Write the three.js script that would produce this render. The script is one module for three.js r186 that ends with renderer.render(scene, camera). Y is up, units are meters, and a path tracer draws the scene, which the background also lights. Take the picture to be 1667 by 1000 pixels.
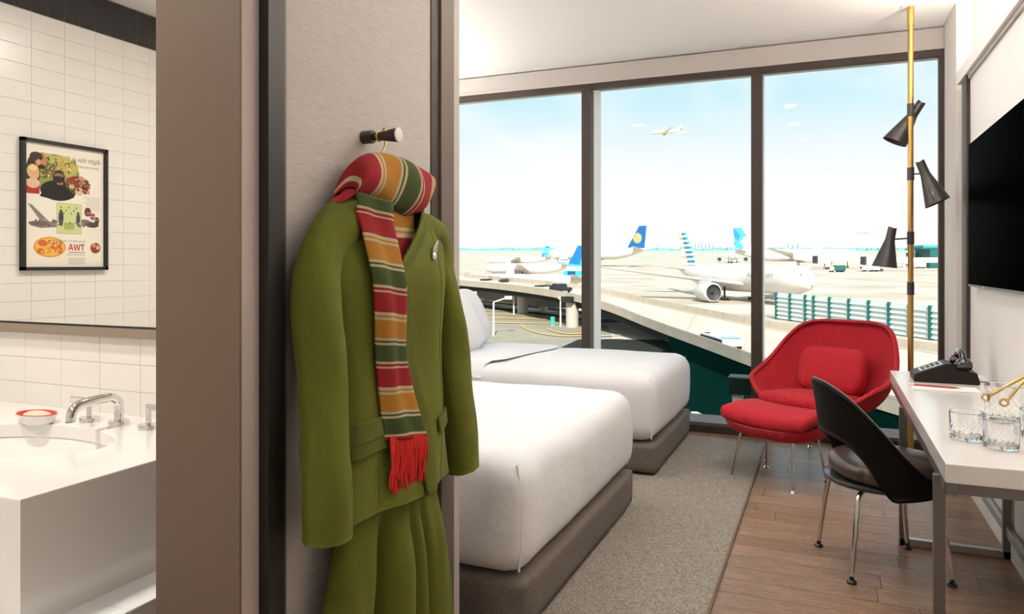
import * as THREE from 'three';
import { RoundedBoxGeometry } from 'three/addons/geometries/RoundedBoxGeometry.js';
import { mergeGeometries } from 'three/addons/utils/BufferGeometryUtils.js';
import { RectAreaLightUniformsLib } from 'three/addons/lights/RectAreaLightUniformsLib.js';
import { FontLoader } from 'three/addons/loaders/FontLoader.js';
import { TextGeometry } from 'three/addons/geometries/TextGeometry.js';

// ───────────────────────── camera, sky, sun, exposure ─────────────────────────
const scene = new THREE.Scene();
const EYE = 1.35, YAW = Math.atan(512 / 1204);
const camera = new THREE.PerspectiveCamera(2 * Math.atan(500 / 1204) * 180 / Math.PI, 1.667, 0.05, 6000);
camera.position.set(0, EYE, 0);
camera.rotation.y = YAW;
camera.setViewOffset(1667, 1000, 0, 70, 1667, 1000);   // shifted lens: verticals stay upright

RectAreaLightUniformsLib.init();
const renderer = new THREE.WebGLRenderer();
renderer.toneMapping = THREE.LinearToneMapping;
renderer.toneMappingExposure = 1.4;
renderer.shadowMap.enabled = true;

const SUN = 5.2, LAMP = 1.25;
const sun = new THREE.DirectionalLight(new THREE.Color(1, 0.935, 0.83), SUN);
sun.position.set(70, 160, 95); sun.target.position.set(0, 0, -100);
sun.castShadow = true; sun.shadow.radius = 2;
Object.assign(sun.shadow.camera, { left: -400, right: 400, top: 400, bottom: -400, near: 1, far: 1200 });
scene.add(sun, sun.target);

function rng(seed) { let s = seed >>> 0; return () => { s = (s + 0x6d2b79f5) | 0; let t = Math.imul(s ^ (s >>> 15), 1 | s); t = (t + Math.imul(t ^ (t >>> 7), 61 | t)) ^ t; return ((t ^ (t >>> 14)) >>> 0) / 4294967296; }; }
function vnoise(seed, px, py) {          // tileable value noise with period px, py
  const r = rng(seed), g = new Float32Array(px * py); for (let i = 0; i < g.length; i++) g[i] = r();
  return (x, y) => { x = ((x % px) + px) % px; y = ((y % py) + py) % py; const i = Math.floor(x), j = Math.floor(y); let a = x - i, b = y - j; a = a * a * (3 - 2 * a); b = b * b * (3 - 2 * b);
    const i1 = (i + 1) % px, j1 = (j + 1) % py; return (g[j * px + i] * (1 - a) + g[j * px + i1] * a) * (1 - b) + (g[j1 * px + i] * (1 - a) + g[j1 * px + i1] * a) * b; };
}
{ // sky: cream-white haze at the horizon, clear pale blue above, thin soft clouds all round
  const W = 1024, Hh = 512, d = new Float32Array(W * Hh * 4), n1 = vnoise(3, 24, 24), n2 = vnoise(4, 64, 64), n3 = vnoise(5, 160, 160);
  const stops = [[-90, .7, .67, .62], [0, .80, .775, .755], [5, .775, .765, .755], [8.5, .66, .715, .745], [12, .475, .66, .715], [16, .385, .62, .695], [30, .33, .55, .67], [90, .27, .47, .64]];
  for (let j = 0; j < Hh; j++) { const el = ((j + .5) / Hh - .5) * 180; let k = 0; while (k < stops.length - 2 && el > stops[k + 1][0]) k++;
    const A = stops[k], B = stops[k + 1], t = Math.min(1, Math.max(0, (el - A[0]) / (B[0] - A[0])));
    for (let i = 0; i < W; i++) { const u = i / W;
      let c = .5 * n1(u * 24, el / 9) + .3 * n2(u * 64, el / 3.5 + u * 20) + .2 * n3(u * 160, el / 1.6 + u * 40); c = Math.min(1, Math.max(0, (c - .46) / .22)) * (el > 0 ? .75 : 0);
      for (let q = 0; q < 3; q++) { const b = A[q + 1] + (B[q + 1] - A[q + 1]) * t; d[(j * W + i) * 4 + q] = b + ([.76, .755, .75][q] - b) * c * .8; } d[(j * W + i) * 4 + 3] = 1; } }
  const t = new THREE.DataTexture(d, W, Hh, THREE.RGBAFormat, THREE.FloatType); t.mapping = THREE.EquirectangularReflectionMapping; t.magFilter = t.minFilter = THREE.LinearFilter; t.needsUpdate = true;
  scene.background = t;
}

// ───────────────────────── helpers ─────────────────────────
const V = (x, y, z) => new THREE.Vector3(x, y, z), PI = Math.PI;
const C = (r, g, b) => new THREE.Color().setRGB(r, g, b);
const names = new Map();
function numbered(n) { const k = names.get(n) || 0; names.set(n, k + 1); return k ? n + '_' + String(k).padStart(3, '0') : n; }
function thing(name, label, category, p = [0, 0, 0], turn = 0, group) {
  const o = new THREE.Group(); o.name = numbered(name); o.position.set(...p); o.rotation.y = turn; o.userData = { label, category };
  if (group) o.userData.group = group; scene.add(o); return o;
}
function struct(name, label) { const o = new THREE.Group(); o.name = name; o.userData = { kind: 'structure' }; if (label) o.userData.label = label; scene.add(o); return o; }
function part(name, geo, mat, parent, label) {
  const m = new THREE.Mesh(Array.isArray(geo) ? merge(geo) : geo, mat); m.name = name; m.castShadow = m.receiveShadow = true; if (label) m.userData.label = label; parent.add(m); return m;
}
function single(name, label, category, geo, mat, p = [0, 0, 0], turn = 0, group) {
  const m = part(numbered(name), geo, mat, scene); m.position.set(...p); m.rotation.y = turn; m.userData = { label, category }; if (group) m.userData.group = group; return m;
}
function merge(list) {
  return mergeGeometries(list.map((g) => { const o = g.index ? g.toNonIndexed() : g.clone(); for (const k of Object.keys(o.attributes)) if (!['position', 'normal', 'uv'].includes(k)) o.deleteAttribute(k); o.morphAttributes = {}; return o; }));
}
function bx(w, h, d, x = 0, y = 0, z = 0, r = 0, seg = 1) { const g = r ? new RoundedBoxGeometry(w, h, d, seg, r) : new THREE.BoxGeometry(w, h, d); g.translate(x, y, z); return boxUV(g); }
function span(x0, x1, y0, y1, z0, z1, r = 0) { return bx(Math.abs(x1 - x0), Math.abs(y1 - y0), Math.abs(z1 - z0), (x0 + x1) / 2, (y0 + y1) / 2, (z0 + z1) / 2, r); }
function boxUV(g, s = 1) { // uv in metres, by the way each face points
  const p = g.attributes.position, n = g.attributes.normal, uv = new Float32Array(p.count * 2);
  for (let i = 0; i < p.count; i++) { const ax = Math.abs(n.getX(i)), ay = Math.abs(n.getY(i)), az = Math.abs(n.getZ(i)); const x = p.getX(i), y = p.getY(i), z = p.getZ(i);
    const [u, v] = ax >= ay && ax >= az ? [z, y] : ay >= az ? [x, z] : [x, y]; uv[2 * i] = u * s; uv[2 * i + 1] = v * s; }
  g.setAttribute('uv', new THREE.BufferAttribute(uv, 2)); return g;
}
function cyl(r0, r1, h, x = 0, y = 0, z = 0, n = 24) { const g = new THREE.CylinderGeometry(r0, r1, h, n); g.translate(x, y, z); return g; }
function rod(a, b, r, n = 12, r2 = r) { const d = b.clone().sub(a), g = new THREE.CylinderGeometry(r2, r, d.length(), n); g.translate(0, d.length() / 2, 0); g.applyQuaternion(new THREE.Quaternion().setFromUnitVectors(V(0, 1, 0), d.normalize())); g.translate(a.x, a.y, a.z); return g; }
function tube(pts, r, seg = 40, n = 10, closed = false) { return new THREE.TubeGeometry(new THREE.CatmullRomCurve3(pts, closed), seg, r, n, closed); }
function bar(pts, w, h) { // square-section steel: one bevelled box per straight run
  return merge(pts.slice(1).map((b, i) => { const a = pts[i], d = b.clone().sub(a), L = d.length() + w, g = new RoundedBoxGeometry(w, h, L, 1, .002); g.applyQuaternion(new THREE.Quaternion().setFromUnitVectors(V(0, 0, 1), d.normalize())); const m = a.clone().add(b).multiplyScalar(.5); g.translate(m.x, m.y, m.z); return g; }));
}
function lathe(pts, n = 32) { return new THREE.LatheGeometry(pts.map(([x, y]) => new THREE.Vector2(x, y)), n); }
function grid(nu, nv, fn, uvs = [1, 1], wrapU = false) { // surface from fn(u, v) -> Vector3
  const pos = [], uv = [], idx = [];
  for (let j = 0; j <= nv; j++) for (let i = 0; i <= nu; i++) { const p = fn(i / nu, j / nv); pos.push(p.x, p.y, p.z); uv.push(i / nu * uvs[0], j / nv * uvs[1]); }
  for (let j = 0; j < nv; j++) for (let i = 0; i < nu; i++) { const a = j * (nu + 1) + i, b = a + 1, c = a + nu + 1, d = c + 1; idx.push(a, b, d, a, d, c); }
  const g = new THREE.BufferGeometry(); g.setAttribute('position', new THREE.Float32BufferAttribute(pos, 3)); g.setAttribute('uv', new THREE.Float32BufferAttribute(uv, 2)); g.setIndex(idx); g.computeVertexNormals();
  if (wrapU) { const n = g.attributes.normal; for (let j = 0; j <= nv; j++) { const a = j * (nu + 1), b = a + nu, v = V(n.getX(a) + n.getX(b), n.getY(a) + n.getY(b), n.getZ(a) + n.getZ(b)).normalize(); n.setXYZ(a, v.x, v.y, v.z); n.setXYZ(b, v.x, v.y, v.z); } }
  return g;
}
function cap(nu, fn, v, flip) { // flat end of a wrapped grid
  const c = V(0, 0, 0), ring = []; for (let i = 0; i < nu; i++) { const p = fn(i / nu, v); ring.push(p); c.add(p); } c.divideScalar(nu);
  const pos = [c.x, c.y, c.z], uv = [.5, v], idx = []; ring.forEach((p, i) => { pos.push(p.x, p.y, p.z); uv.push(.5, v); const a = i + 1, b = (i + 1) % nu + 1; flip ? idx.push(0, b, a) : idx.push(0, a, b); });
  const g = new THREE.BufferGeometry(); g.setAttribute('position', new THREE.Float32BufferAttribute(pos, 3)); g.setAttribute('uv', new THREE.Float32BufferAttribute(uv, 2)); g.setIndex(idx); g.computeVertexNormals(); return g;
}
function solidLoft(nu, nv, fn, uvs) { return merge([grid(nu, nv, fn, uvs, true), cap(nu, fn, 0, false), cap(nu, fn, 1, true)]); }
function sheet(nu, nv, fn, t, uvs = [1, 1]) { // a surface given thickness, with rounded border
  const g = grid(nu, nv, fn, uvs), P = g.attributes.position, N = g.attributes.normal;
  const at = (i, j, s) => { const k = j * (nu + 1) + i; return V(P.getX(k) + N.getX(k) * s, P.getY(k) + N.getY(k) * s, P.getZ(k) + N.getZ(k) * s); };
  const front = grid(nu, nv, (u, v) => at(Math.round(u * nu), Math.round(v * nv), t / 2), uvs), back = grid(nu, nv, (u, v) => at(nu - Math.round(u * nu), Math.round(v * nv), -t / 2), uvs);
  const loop = []; for (let i = 0; i < nu; i++) loop.push([i, 0]); for (let j = 0; j < nv; j++) loop.push([nu, j]); for (let i = nu; i > 0; i--) loop.push([i, nv]); for (let j = nv; j > 0; j--) loop.push([0, j]);
  const m = loop.length, ctr = (k) => at(...loop[k % m], 0), inw = loop.map(([i, j]) => at(i, j, 0).sub(at(Math.min(nu - 1, Math.max(1, i)), Math.min(nv - 1, Math.max(1, j)), 0)).normalize());
  const rim = grid(m, 6, (u, v) => { const k = Math.round(u * m) % m, a = PI * (.5 - v), [i, j] = loop[k], kk = j * (nu + 1) + i; return ctr(k).addScaledVector(V(N.getX(kk), N.getY(kk), N.getZ(kk)), Math.sin(a) * t / 2).addScaledVector(inw[k], Math.cos(a) * t / 2); }, [0, 0], true);
  { const q = rim.attributes.uv; for (let r = 0; r <= 6; r++) for (let k = 0; k <= m; k++) { const [i, j] = loop[k % m]; q.setXY(r * (m + 1) + k, i / nu * uvs[0], j / nv * uvs[1]); } }
  return merge([front, back, rim]);
}
function softBox(w, h, d, r, seg = 12, bulge = 0, wob = 0, seed = 1) { // cushion-like block: rounded, bulged, slightly uneven
  const g = new THREE.BoxGeometry(w, h, d, seg * 2, seg, seg * 2), p = g.attributes.position, n = vnoise(seed, 16, 16), q = V(0, 0, 0);
  for (let i = 0; i < p.count; i++) { q.set(p.getX(i), p.getY(i), p.getZ(i)); const c = V(Math.max(-w / 2 + r, Math.min(w / 2 - r, q.x)), Math.max(-h / 2 + r, Math.min(h / 2 - r, q.y)), Math.max(-d / 2 + r, Math.min(d / 2 - r, q.z)));
    const e = q.clone().sub(c); if (e.length() > 1e-6) { const m = Math.max(Math.abs(e.x), Math.abs(e.y), Math.abs(e.z)); e.normalize().multiplyScalar(m); q.copy(c).add(e); }
    const bx_ = Math.cos(q.x / w * PI), bz = Math.cos(q.z / d * PI); q.y += Math.sign(q.y) * bulge * bx_ * bz; if (wob) { q.y += (n(q.x * 6 + 8, q.z * 6 + 8) - .5) * wob; q.x += (n(q.y * 9 + 3, q.z * 7) - .5) * wob * .7; q.z += (n(q.x * 7, q.y * 9 + 5) - .5) * wob * .7; }
    p.setXYZ(i, q.x, q.y, q.z); }
  const g2 = boxUV(g.clone()); const s = smooth(g2); return s;
}
function smooth(g) { // normals shared between coincident vertices
  g.computeVertexNormals(); const p = g.attributes.position, n = g.attributes.normal, m = new Map(); const key = (i) => Math.round(p.getX(i) * 1e4) + ',' + Math.round(p.getY(i) * 1e4) + ',' + Math.round(p.getZ(i) * 1e4);
  for (let i = 0; i < p.count; i++) { const k = key(i), v = m.get(k) || V(0, 0, 0); v.x += n.getX(i); v.y += n.getY(i); v.z += n.getZ(i); m.set(k, v); }
  for (let i = 0; i < p.count; i++) { const v = m.get(key(i)).clone().normalize(); n.setXYZ(i, v.x, v.y, v.z); } return g;
}
const lerp = (a, b, t) => a + (b - a) * t, clamp = (x, a = 0, b = 1) => Math.min(b, Math.max(a, x)), sst = (a, b, x) => { const t = clamp((x - a) / (b - a)); return t * t * (3 - 2 * t); };
function curve(pts) { // piecewise smooth function from [x, y] pairs
  return (x) => { if (x <= pts[0][0]) return pts[0][1]; for (let i = 1; i < pts.length; i++) if (x <= pts[i][0]) { const t = (x - pts[i - 1][0]) / (pts[i][0] - pts[i - 1][0]); const m0 = i > 1 ? (pts[i][1] - pts[i - 2][1]) / (pts[i][0] - pts[i - 2][0]) : (pts[i][1] - pts[i - 1][1]) / (pts[i][0] - pts[i - 1][0]), m1 = i < pts.length - 1 ? (pts[i + 1][1] - pts[i - 1][1]) / (pts[i + 1][0] - pts[i - 1][0]) : (pts[i][1] - pts[i - 1][1]) / (pts[i][0] - pts[i - 1][0]), h = pts[i][0] - pts[i - 1][0];
    return (2 * t ** 3 - 3 * t * t + 1) * pts[i - 1][1] + (t ** 3 - 2 * t * t + t) * h * m0 + (-2 * t ** 3 + 3 * t * t) * pts[i][1] + (t ** 3 - t * t) * h * m1; } return pts[pts.length - 1][1]; };
}
// textures
function tex(w, h, fn, rep = [1, 1], srgb = true) { const d = new Uint8Array(w * h * 4); for (let y = 0; y < h; y++) for (let x = 0; x < w; x++) { const c = fn(x, y), o = (y * w + x) * 4; if (typeof c === 'number') d[o] = d[o + 1] = d[o + 2] = clamp(c) * 255; else { d[o] = clamp(c[0]) * 255; d[o + 1] = clamp(c[1]) * 255; d[o + 2] = clamp(c[2]) * 255; } d[o + 3] = 255; }
  const t = new THREE.DataTexture(d, w, h); t.wrapS = t.wrapT = THREE.RepeatWrapping; t.magFilter = t.minFilter = THREE.LinearFilter; t.repeat.set(...rep); if (srgb) t.colorSpace = THREE.SRGBColorSpace; t.needsUpdate = true; return t; }
function canvasTex(w, h, draw) { const c = document.createElement('canvas'); c.width = w; c.height = h; draw(c.getContext('2d'), w, h); const t = new THREE.CanvasTexture(c); t.colorSpace = THREE.SRGBColorSpace; t.magFilter = t.minFilter = THREE.LinearFilter; return t; }
const std = (color, roughness = .6, extra = {}) => new THREE.MeshStandardMaterial({ color, roughness, ...extra });
const phy = (color, roughness = .4, extra = {}) => new THREE.MeshPhysicalMaterial({ color, roughness, ...extra });

// ───────────────────────── materials ─────────────────────────
const nA = vnoise(11, 64, 64), nB = vnoise(12, 256, 256), nC = vnoise(13, 16, 16), nD = vnoise(14, 512, 512);
const T = {
  wood: tex(512, 256, (x, y) => { const g = .5 * nB(x / 6, y * 1.0) + .3 * nD(x / 3, y * 2) + .35 * nA(x / 40, y / 7); const v = .78 + (g - .55) * .42; return [v, v * .985, v * .97]; }, [1 / 1.2, 1 / .6]),
  rug: tex(512, 512, (x, y) => { const yy = y + 3 * nA(x / 8, y / 8), w = .5 + .5 * Math.sin(yy * PI / 4 + (Math.floor(x / 9) % 2) * PI), v = .52 + .34 * w * (.5 + nD(x, y)) + .40 * (nB(x / 2, y / 2) - .5) + .10 * (nA(x / 8, y / 8) - .5); return [v, v * .985, v * .96]; }, [1.5, 1.5]),
  rugBump: tex(512, 512, (x, y) => { const yy = y + 3 * nA(x / 8, y / 8); return .5 + .3 * Math.sin(yy * PI / 4 + (Math.floor(x / 9) % 2) * PI) + .4 * (nB(x / 2, y / 2) - .5); }, [1.5, 1.5], false),
  weave: tex(256, 256, (x, y) => { const v = .93 + .07 * (nB(x / 14, y) - .5) + .05 * (nD(x / 3, y * 2) - .5); return [v, v, v]; }, [2, 2]),
  weaveBump: tex(256, 256, (x, y) => .5 + .5 * (nB(x / 14, y) - .5) + .3 * (nD(x / 2, y * 2) - .5), [2, 2], false),
  wool: tex(512, 512, (x, y) => { const v = .90 + .14 * (nB(x / 5, y) - .5) + .10 * (nD(x / 2, y * 2) - .5); return [v, v, v * .96]; }, [3, 3]),
  woolBump: tex(256, 256, (x, y) => .5 + .25 * Math.sin(x * PI / 2) * Math.sin(y * PI / 2) + .5 * (nB(x, y) - .5), [7, 7], false),
  rib: tex(256, 64, (x, y) => { const s = .5 + .5 * Math.cos(x * PI / 8); const v = .84 + .16 * Math.pow(s, .7) + .08 * (nB(x, y * 2) - .5); return [v, v * .97, v * .97]; }, [4, 4]),
  ribBump: tex(256, 64, (x, y) => .5 + .35 * Math.cos(x * PI / 8) + .25 * (nB(x, y * 2) - .5), [4, 4], false),
  linenBump: tex(256, 256, (x, y) => .5 + .3 * (nB(x, y) - .5) + .5 * (nC(x / 16, y / 16) - .5) , [3, 3], false),
  suede: tex(256, 256, (x, y) => { const v = .9 + .16 * (nA(x / 4, y / 4) - .5) + .12 * (nB(x, y) - .5); return [v, v, v]; }, [3, 3]),
  concrete: tex(512, 512, (x, y) => { const v = .93 + .09 * (nC(x / 32, y / 32) - .5) + .06 * (nA(x / 8, y / 8) - .5) + .04 * (nB(x / 2, y / 2) - .5); return [v, v * .995, v * .985]; }, [1 / 40, 1 / 40]),
  stain: tex(512, 512, (x, y) => { const v = .90 + .16 * (nC(x / 32, y / 32) - .5) + .10 * (nA(x / 30, y / 3) - .5) + .05 * (nB(x / 2, y / 2) - .5); return [v, v * .99, v * .975]; }, [1 / 160, 1 / 160]),
};
const M = {
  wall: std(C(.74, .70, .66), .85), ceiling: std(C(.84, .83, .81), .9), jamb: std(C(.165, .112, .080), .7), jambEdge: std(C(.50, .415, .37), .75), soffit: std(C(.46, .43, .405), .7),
  panel: std(C(.56, .52, .485), .8, { map: T.weave, bumpMap: T.weaveBump, bumpScale: .0006 }),
  bronze: phy(C(.050, .038, .032), .5, { metalness: .1, specularIntensity: .6 }), bronzeMid: phy(C(.15, .118, .098), .5, { metalness: .1, specularIntensity: .6 }), blackFrame: std(C(.012, .010, .009), .5),
  mullionPale: std(C(.84, .83, .81), .5), whitePanel: std(C(.82, .80, .78), .45), whitePaint: std(C(.80, .78, .755), .6),
  board: [0, 1, 2, 3].map((i) => phy([C(.42, .25, .145), C(.46, .28, .165), C(.385, .228, .132), C(.49, .305, .185)][i], .36, { map: T.wood, bumpMap: T.wood, bumpScale: .0004 })), subfloor: std(C(.05, .035, .025), .8),
  rug: std(C(.66, .60, .53), 1, { map: T.rug, bumpMap: T.rugBump, bumpScale: .004 }), rugEdge: std(C(.16, .10, .075), .9),
  linen: std(C(.80, .80, .82), .85, { bumpMap: T.linenBump, bumpScale: .002 }), seam: std(C(.80, .80, .81), .9),
  suede: std(C(.20, .165, .138), .95, { map: T.suede }), blackPlastic: phy(C(.012, .011, .011), .3, { clearcoat: .5 }),
  red: phy(C(.52, .009, .022), .85, { map: T.rib, bumpMap: T.ribBump, bumpScale: .0015, sheen: .25, sheenColor: C(1, .3, .3), sheenRoughness: .5 }),
  chrome: phy(C(.78, .77, .76), .08, { metalness: 1 }), satin: phy(C(.52, .51, .50), .32, { metalness: .9 }), steelDark: phy(C(.20, .19, .185), .36, { metalness: .75 }),
  leather: phy(C(.005, .0035, .003), .5, { specularIntensity: .28 }), leatherSeat: phy(C(.055, .033, .024), .36, { clearcoat: .35, clearcoatRoughness: .3 }),
  deskTop: phy(C(.78, .755, .72), .22, { clearcoat: .25, clearcoatRoughness: .08 }), brass: phy(C(.60, .37, .115), .28, { metalness: .9 }), shade: phy(C(.030, .026, .026), .42, { clearcoat: .15 }),
  wool: phy(C(.150, .165, .011), .92, { map: T.wool, bumpMap: T.woolBump, bumpScale: .0012, sheen: .35, sheenColor: C(.5, .5, .12), sheenRoughness: .6 }), woolEdge: std(C(.13, .145, .011), .95),
  pegWood: phy(C(.035, .020, .014), .4, { clearcoat: .2 }), ivory: std(C(.82, .80, .77), .35), gold: phy(C(.68, .45, .17), .22, { metalness: 1 }), silver: phy(C(.72, .70, .67), .3, { metalness: .9 }),
  tile: phy(C(.80, .77, .72), .26, {}), tileBlack: phy(C(.018, .015, .015), .10, { clearcoat: .5 }), grout: std(C(.78, .75, .70), .9), groutDark: std(C(.32, .29, .27), .9),
  mirror: phy(C(.93, .93, .92), .01, { metalness: 1 }), quartz: phy(C(.83, .805, .775), .16, { clearcoat: .4, clearcoatRoughness: .05 }), ceramic: phy(C(.84, .82, .79), .08, { clearcoat: .6 }), dishRed: phy(C(.60, .03, .025), .2, { clearcoat: .5 }), soap: phy(C(.84, .60, .45), .5),
  glass: phy(C(1, 1, 1), 0.0, { transmission: 1, thickness: .01, ior: 1.5 }), pane: phy(C(.985, .99, .99), 0, { transmission: 1, thickness: 0, ior: 1.45, specularIntensity: .05 }),
  screen: phy(C(.003, .003, .003), .4, { metalness: 1, specularColor: C(0, 0, 0) }), paper: std(C(.82, .80, .77), .8), lampGlow: std(C(.9, .88, .84), .5, { emissive: C(1, .9, .76), emissiveIntensity: 3 }), trimWhite: std(C(.82, .81, .79), .4),
};

// ───────────────────────── the room ─────────────────────────
const ZW = -6.05, ZG = -6.32, CEIL = 3.05, XR = .86, XL = -3.5, ZB = 1.3, WX = -1.2, ZS = -1.276, BXL = -4.25, ZM = -1.93;
{ const f = struct('floor', 'brown wood plank floor'); part('subfloor', span(-4.45, 1.0, -.14, -.012, -6.5, 1.45), M.subfloor, f);
  const r = rng(77), W = .139, geos = {}; let k = 0;
  for (let z = ZB; z > ZW + .01; z -= W) { let x = XR - .01 - r() * .9 + .9; const z1 = Math.max(z - W, ZW); let first = true;
    for (let xe = XR; xe > -1.55;) { const L = first ? .25 + r() * 1.0 : .95 + Math.floor(r() * 3) * .22; first = false; const x0 = Math.max(-1.55, xe - L), w = xe - x0; if (z < -1.9 && x0 > 5) break;
      const g = new THREE.BoxGeometry(w - .0022, .012, (z - z1) - .0022); boxUV(g); const uv = g.attributes.uv, ox = r() * 3, oy = r() * 3; for (let i = 0; i < uv.count; i++) uv.setXY(i, uv.getX(i) + ox, uv.getY(i) + oy);
      const b = part('floor_board', g, M.board[Math.floor(r() * 4)], f); b.position.set((xe + x0) / 2, -.006, (z + z1) / 2); xe = x0; k++; if (z < -2.2 && xe < -1.1) break; } }
}
{ const c = struct('ceiling'); part('ceiling_slab', span(-4.45, 1.0, CEIL, CEIL + .15, -6.5, 1.45), M.ceiling, c); }
{ const w = struct('wall_right'); part('wall_face', span(XR, XR + .14, 0, CEIL, -6.5, 1.45), M.wall, w); part('pilaster', span(.773, XR, 0, CEIL, -6.4, -5.53), M.wall, w); }
{ const w = struct('wall_back'); part('wall_face', span(-4.45, 1, 0, CEIL, ZB, ZB + .14), M.wall, w); }
{ const w = struct('wall_left'); part('wall_face', span(XL - .14, XL, 0, CEIL, -6.5, -2.25), M.wall, w); }
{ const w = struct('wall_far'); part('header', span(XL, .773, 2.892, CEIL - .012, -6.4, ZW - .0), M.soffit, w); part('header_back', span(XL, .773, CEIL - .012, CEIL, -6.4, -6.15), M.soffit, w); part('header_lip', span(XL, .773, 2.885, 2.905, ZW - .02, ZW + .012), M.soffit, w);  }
{ const w = struct('window_1', 'floor to ceiling window in dark bronze frames');
  part('frame_head', span(-3.5, .775, 2.838, 2.889, -6.11, ZW - .0), M.bronze, w); part('frame_sill', span(-3.5, .775, 0, .055, -6.1, ZW), M.bronze, w); part('sill_ledge', span(-3.5, .775, .055, .078, -6.4, ZW - .02), M.bronzeMid, w);
  const mull = (a, b) => { part('mullion', span(a, b, .07, 2.84, -6.16, ZW), M.bronze, w); part('mullion_back', span(a + .006, b - .006, .07, 2.892, -6.4, -6.16), M.mullionPale, w); };
  mull(-1.927, -1.851); mull(-.543, -.461); part('jamb', span(.738, .775, .07, 2.84, -6.11, ZW), M.bronze, w); part('jamb', span(-3.5, -3.45, .07, 2.84, -6.38, ZW), M.bronze, w);
  for (const [a, b] of [[-3.47, -1.925], [-1.853, -.541], [-.463, .74]]) part('pane', span(a, b, .07, 2.892, ZG, ZG + .001), M.pane, w);
}
// partition between entry and bathroom: plaster end, dark frame, grasscloth panel
{ const w = struct('wall_partition', 'plastered wall end beside the bathroom opening'); part('wall_core', span(WX - .253, WX - .02, 0, CEIL, -2.3, ZS - .004), M.jamb, w);
  part('plaster_edge', span(WX - .02, WX, 0, CEIL, -1.336, ZS - .006), M.jambEdge, w); part('end_face', span(WX - .2535, WX - .0005, 0, CEIL, ZS - .006, ZS + .001), M.jamb, w);
  part('wall_beyond', span(XL - .14 - 1.1, WX - .253, 0, CEIL, -2.25, ZM - .02), M.wall, w);
  part('wall_front', span(WX - .253, WX, 0, CEIL, .15, ZB), M.wall, w);
}
{ const p = thing('wall_panel', 'tall grasscloth wall panel in a dark frame behind the green coat', 'wall panel', [WX, 0, -1.78]);
  part('fabric_panel', span(-.012, .0, 0, CEIL, .358, -.36), M.panel, p); part('frame_stile', span(-.012, .028, 0, CEIL, .444, .39), M.blackFrame, p); part('frame_bevel', span(-.012, .006, 0, CEIL, .39, .357), M.bronzeMid, p);
  part('frame_stile', span(-.012, .004, 0, CEIL, -.355, -.409), M.bronze, p); part('frame_stile', span(-.012, .012, 0, CEIL, -.409, -.50), M.bronzeMid, p); part('end_cap', span(-.265, .012, 0, CEIL, -.50, -.54), M.soffit, p); }
// white panel with bronze frame on the right wall
{ const p = thing('media_panel', 'white wall panel with bronze edge behind the television', 'wall panel', [.785, 0, -4]);
  part('panel_board', span(0, .075, .0, 2.47, -1.1, 5.2), M.whitePanel, p); part('edge_post', span(-.004, .075, 0, 2.5, -1.38, -1.2), M.bronzeMid, p); part('edge_fin', span(-.02, .03, 0, 2.49, -1.2, -1.1), M.bronze, p);
  part('top_rail', span(-.03, .075, 2.475, 2.555, -1.38, 5.2, .004), M.whitePaint, p); part('rail_shadow_strip', span(-.012, .0, 2.45, 2.476, -1.1, 5.2), M.soffit, p); part('base_strip', span(-.012, .0, 0, .09, -1.1, 5.2), M.whitePaint, p); }  // grey strip under the top rail paints in its shadow line
{ const b = struct('baseboard_right'); part('board', span(.848, .86, 0, .1, -5.52, -5.4), M.whitePaint, b); }

// added ceiling lamps, unseen above and before the frame, to fill in light
function fillLamp(x, z, label, L, warm = C(1, .965, .92), size = .13) { const o = thing('fill_lamp', label, 'ceiling lamp', [x, CEIL, z], 0, 'added fill lamps out of view'); part('trim_ring', lathe([[size * .56, 0], [size * .56, -.004], [size * .72, -.007], [size * .76, -.001], [size * .76, 0]]), M.trimWhite, o); part('lamp_lens', cyl(size * .56, size * .56, .003, 0, -.002, 0), M.lampGlow, o);
  const l = new THREE.RectAreaLight(warm, L * LAMP, size, size); l.position.set(0, -.010, 0); l.rotation.x = -PI / 2; o.add(l); }
fillLamp(-.6, .1, 'added fill lamp over the entry, nearest the front door', 105); fillLamp(-.3, -1.75, 'added fill lamp over the entry beside the coat panel', 36);
fillLamp(-.35, -3.1, 'added fill lamp over the rug beside the desk', 100); fillLamp(-1.7, -3.1, 'added fill lamp over the near bed', 48); fillLamp(-.35, -4.2, 'added fill lamp over the rug near the armchair', 85); fillLamp(-2.1, -3.75, 'added fill lamp between the two beds', 80);
fillLamp(-2.3, -1.05, 'added fill lamp over the bathroom counter', 330, C(1, .94, .86)); fillLamp(-2.5, -.15, 'added fill lamp over the bathroom floor', 320, C(1, .94, .86));
{ // warm lamp strip lying on top of the right wall's panel rail, shining up the wall
  const o = thing('cove_lamp', 'slim warm lamp strip on top of the wall panel rail', 'lamp strip', [.785, 2.557, -3.6]); part('channel', span(-.014, .014, 0, .008, -1.5, 1.5), M.trimWhite, o); part('lamp_diffuser', span(-.010, .010, .008, .011, -1.5, 1.5), M.lampGlow, o);
  const l = new THREE.RectAreaLight(C(1, .90, .80), 215 * LAMP, .02, 3.0); l.position.set(0, .014, 0); l.rotation.x = PI / 2; o.add(l); }

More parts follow.
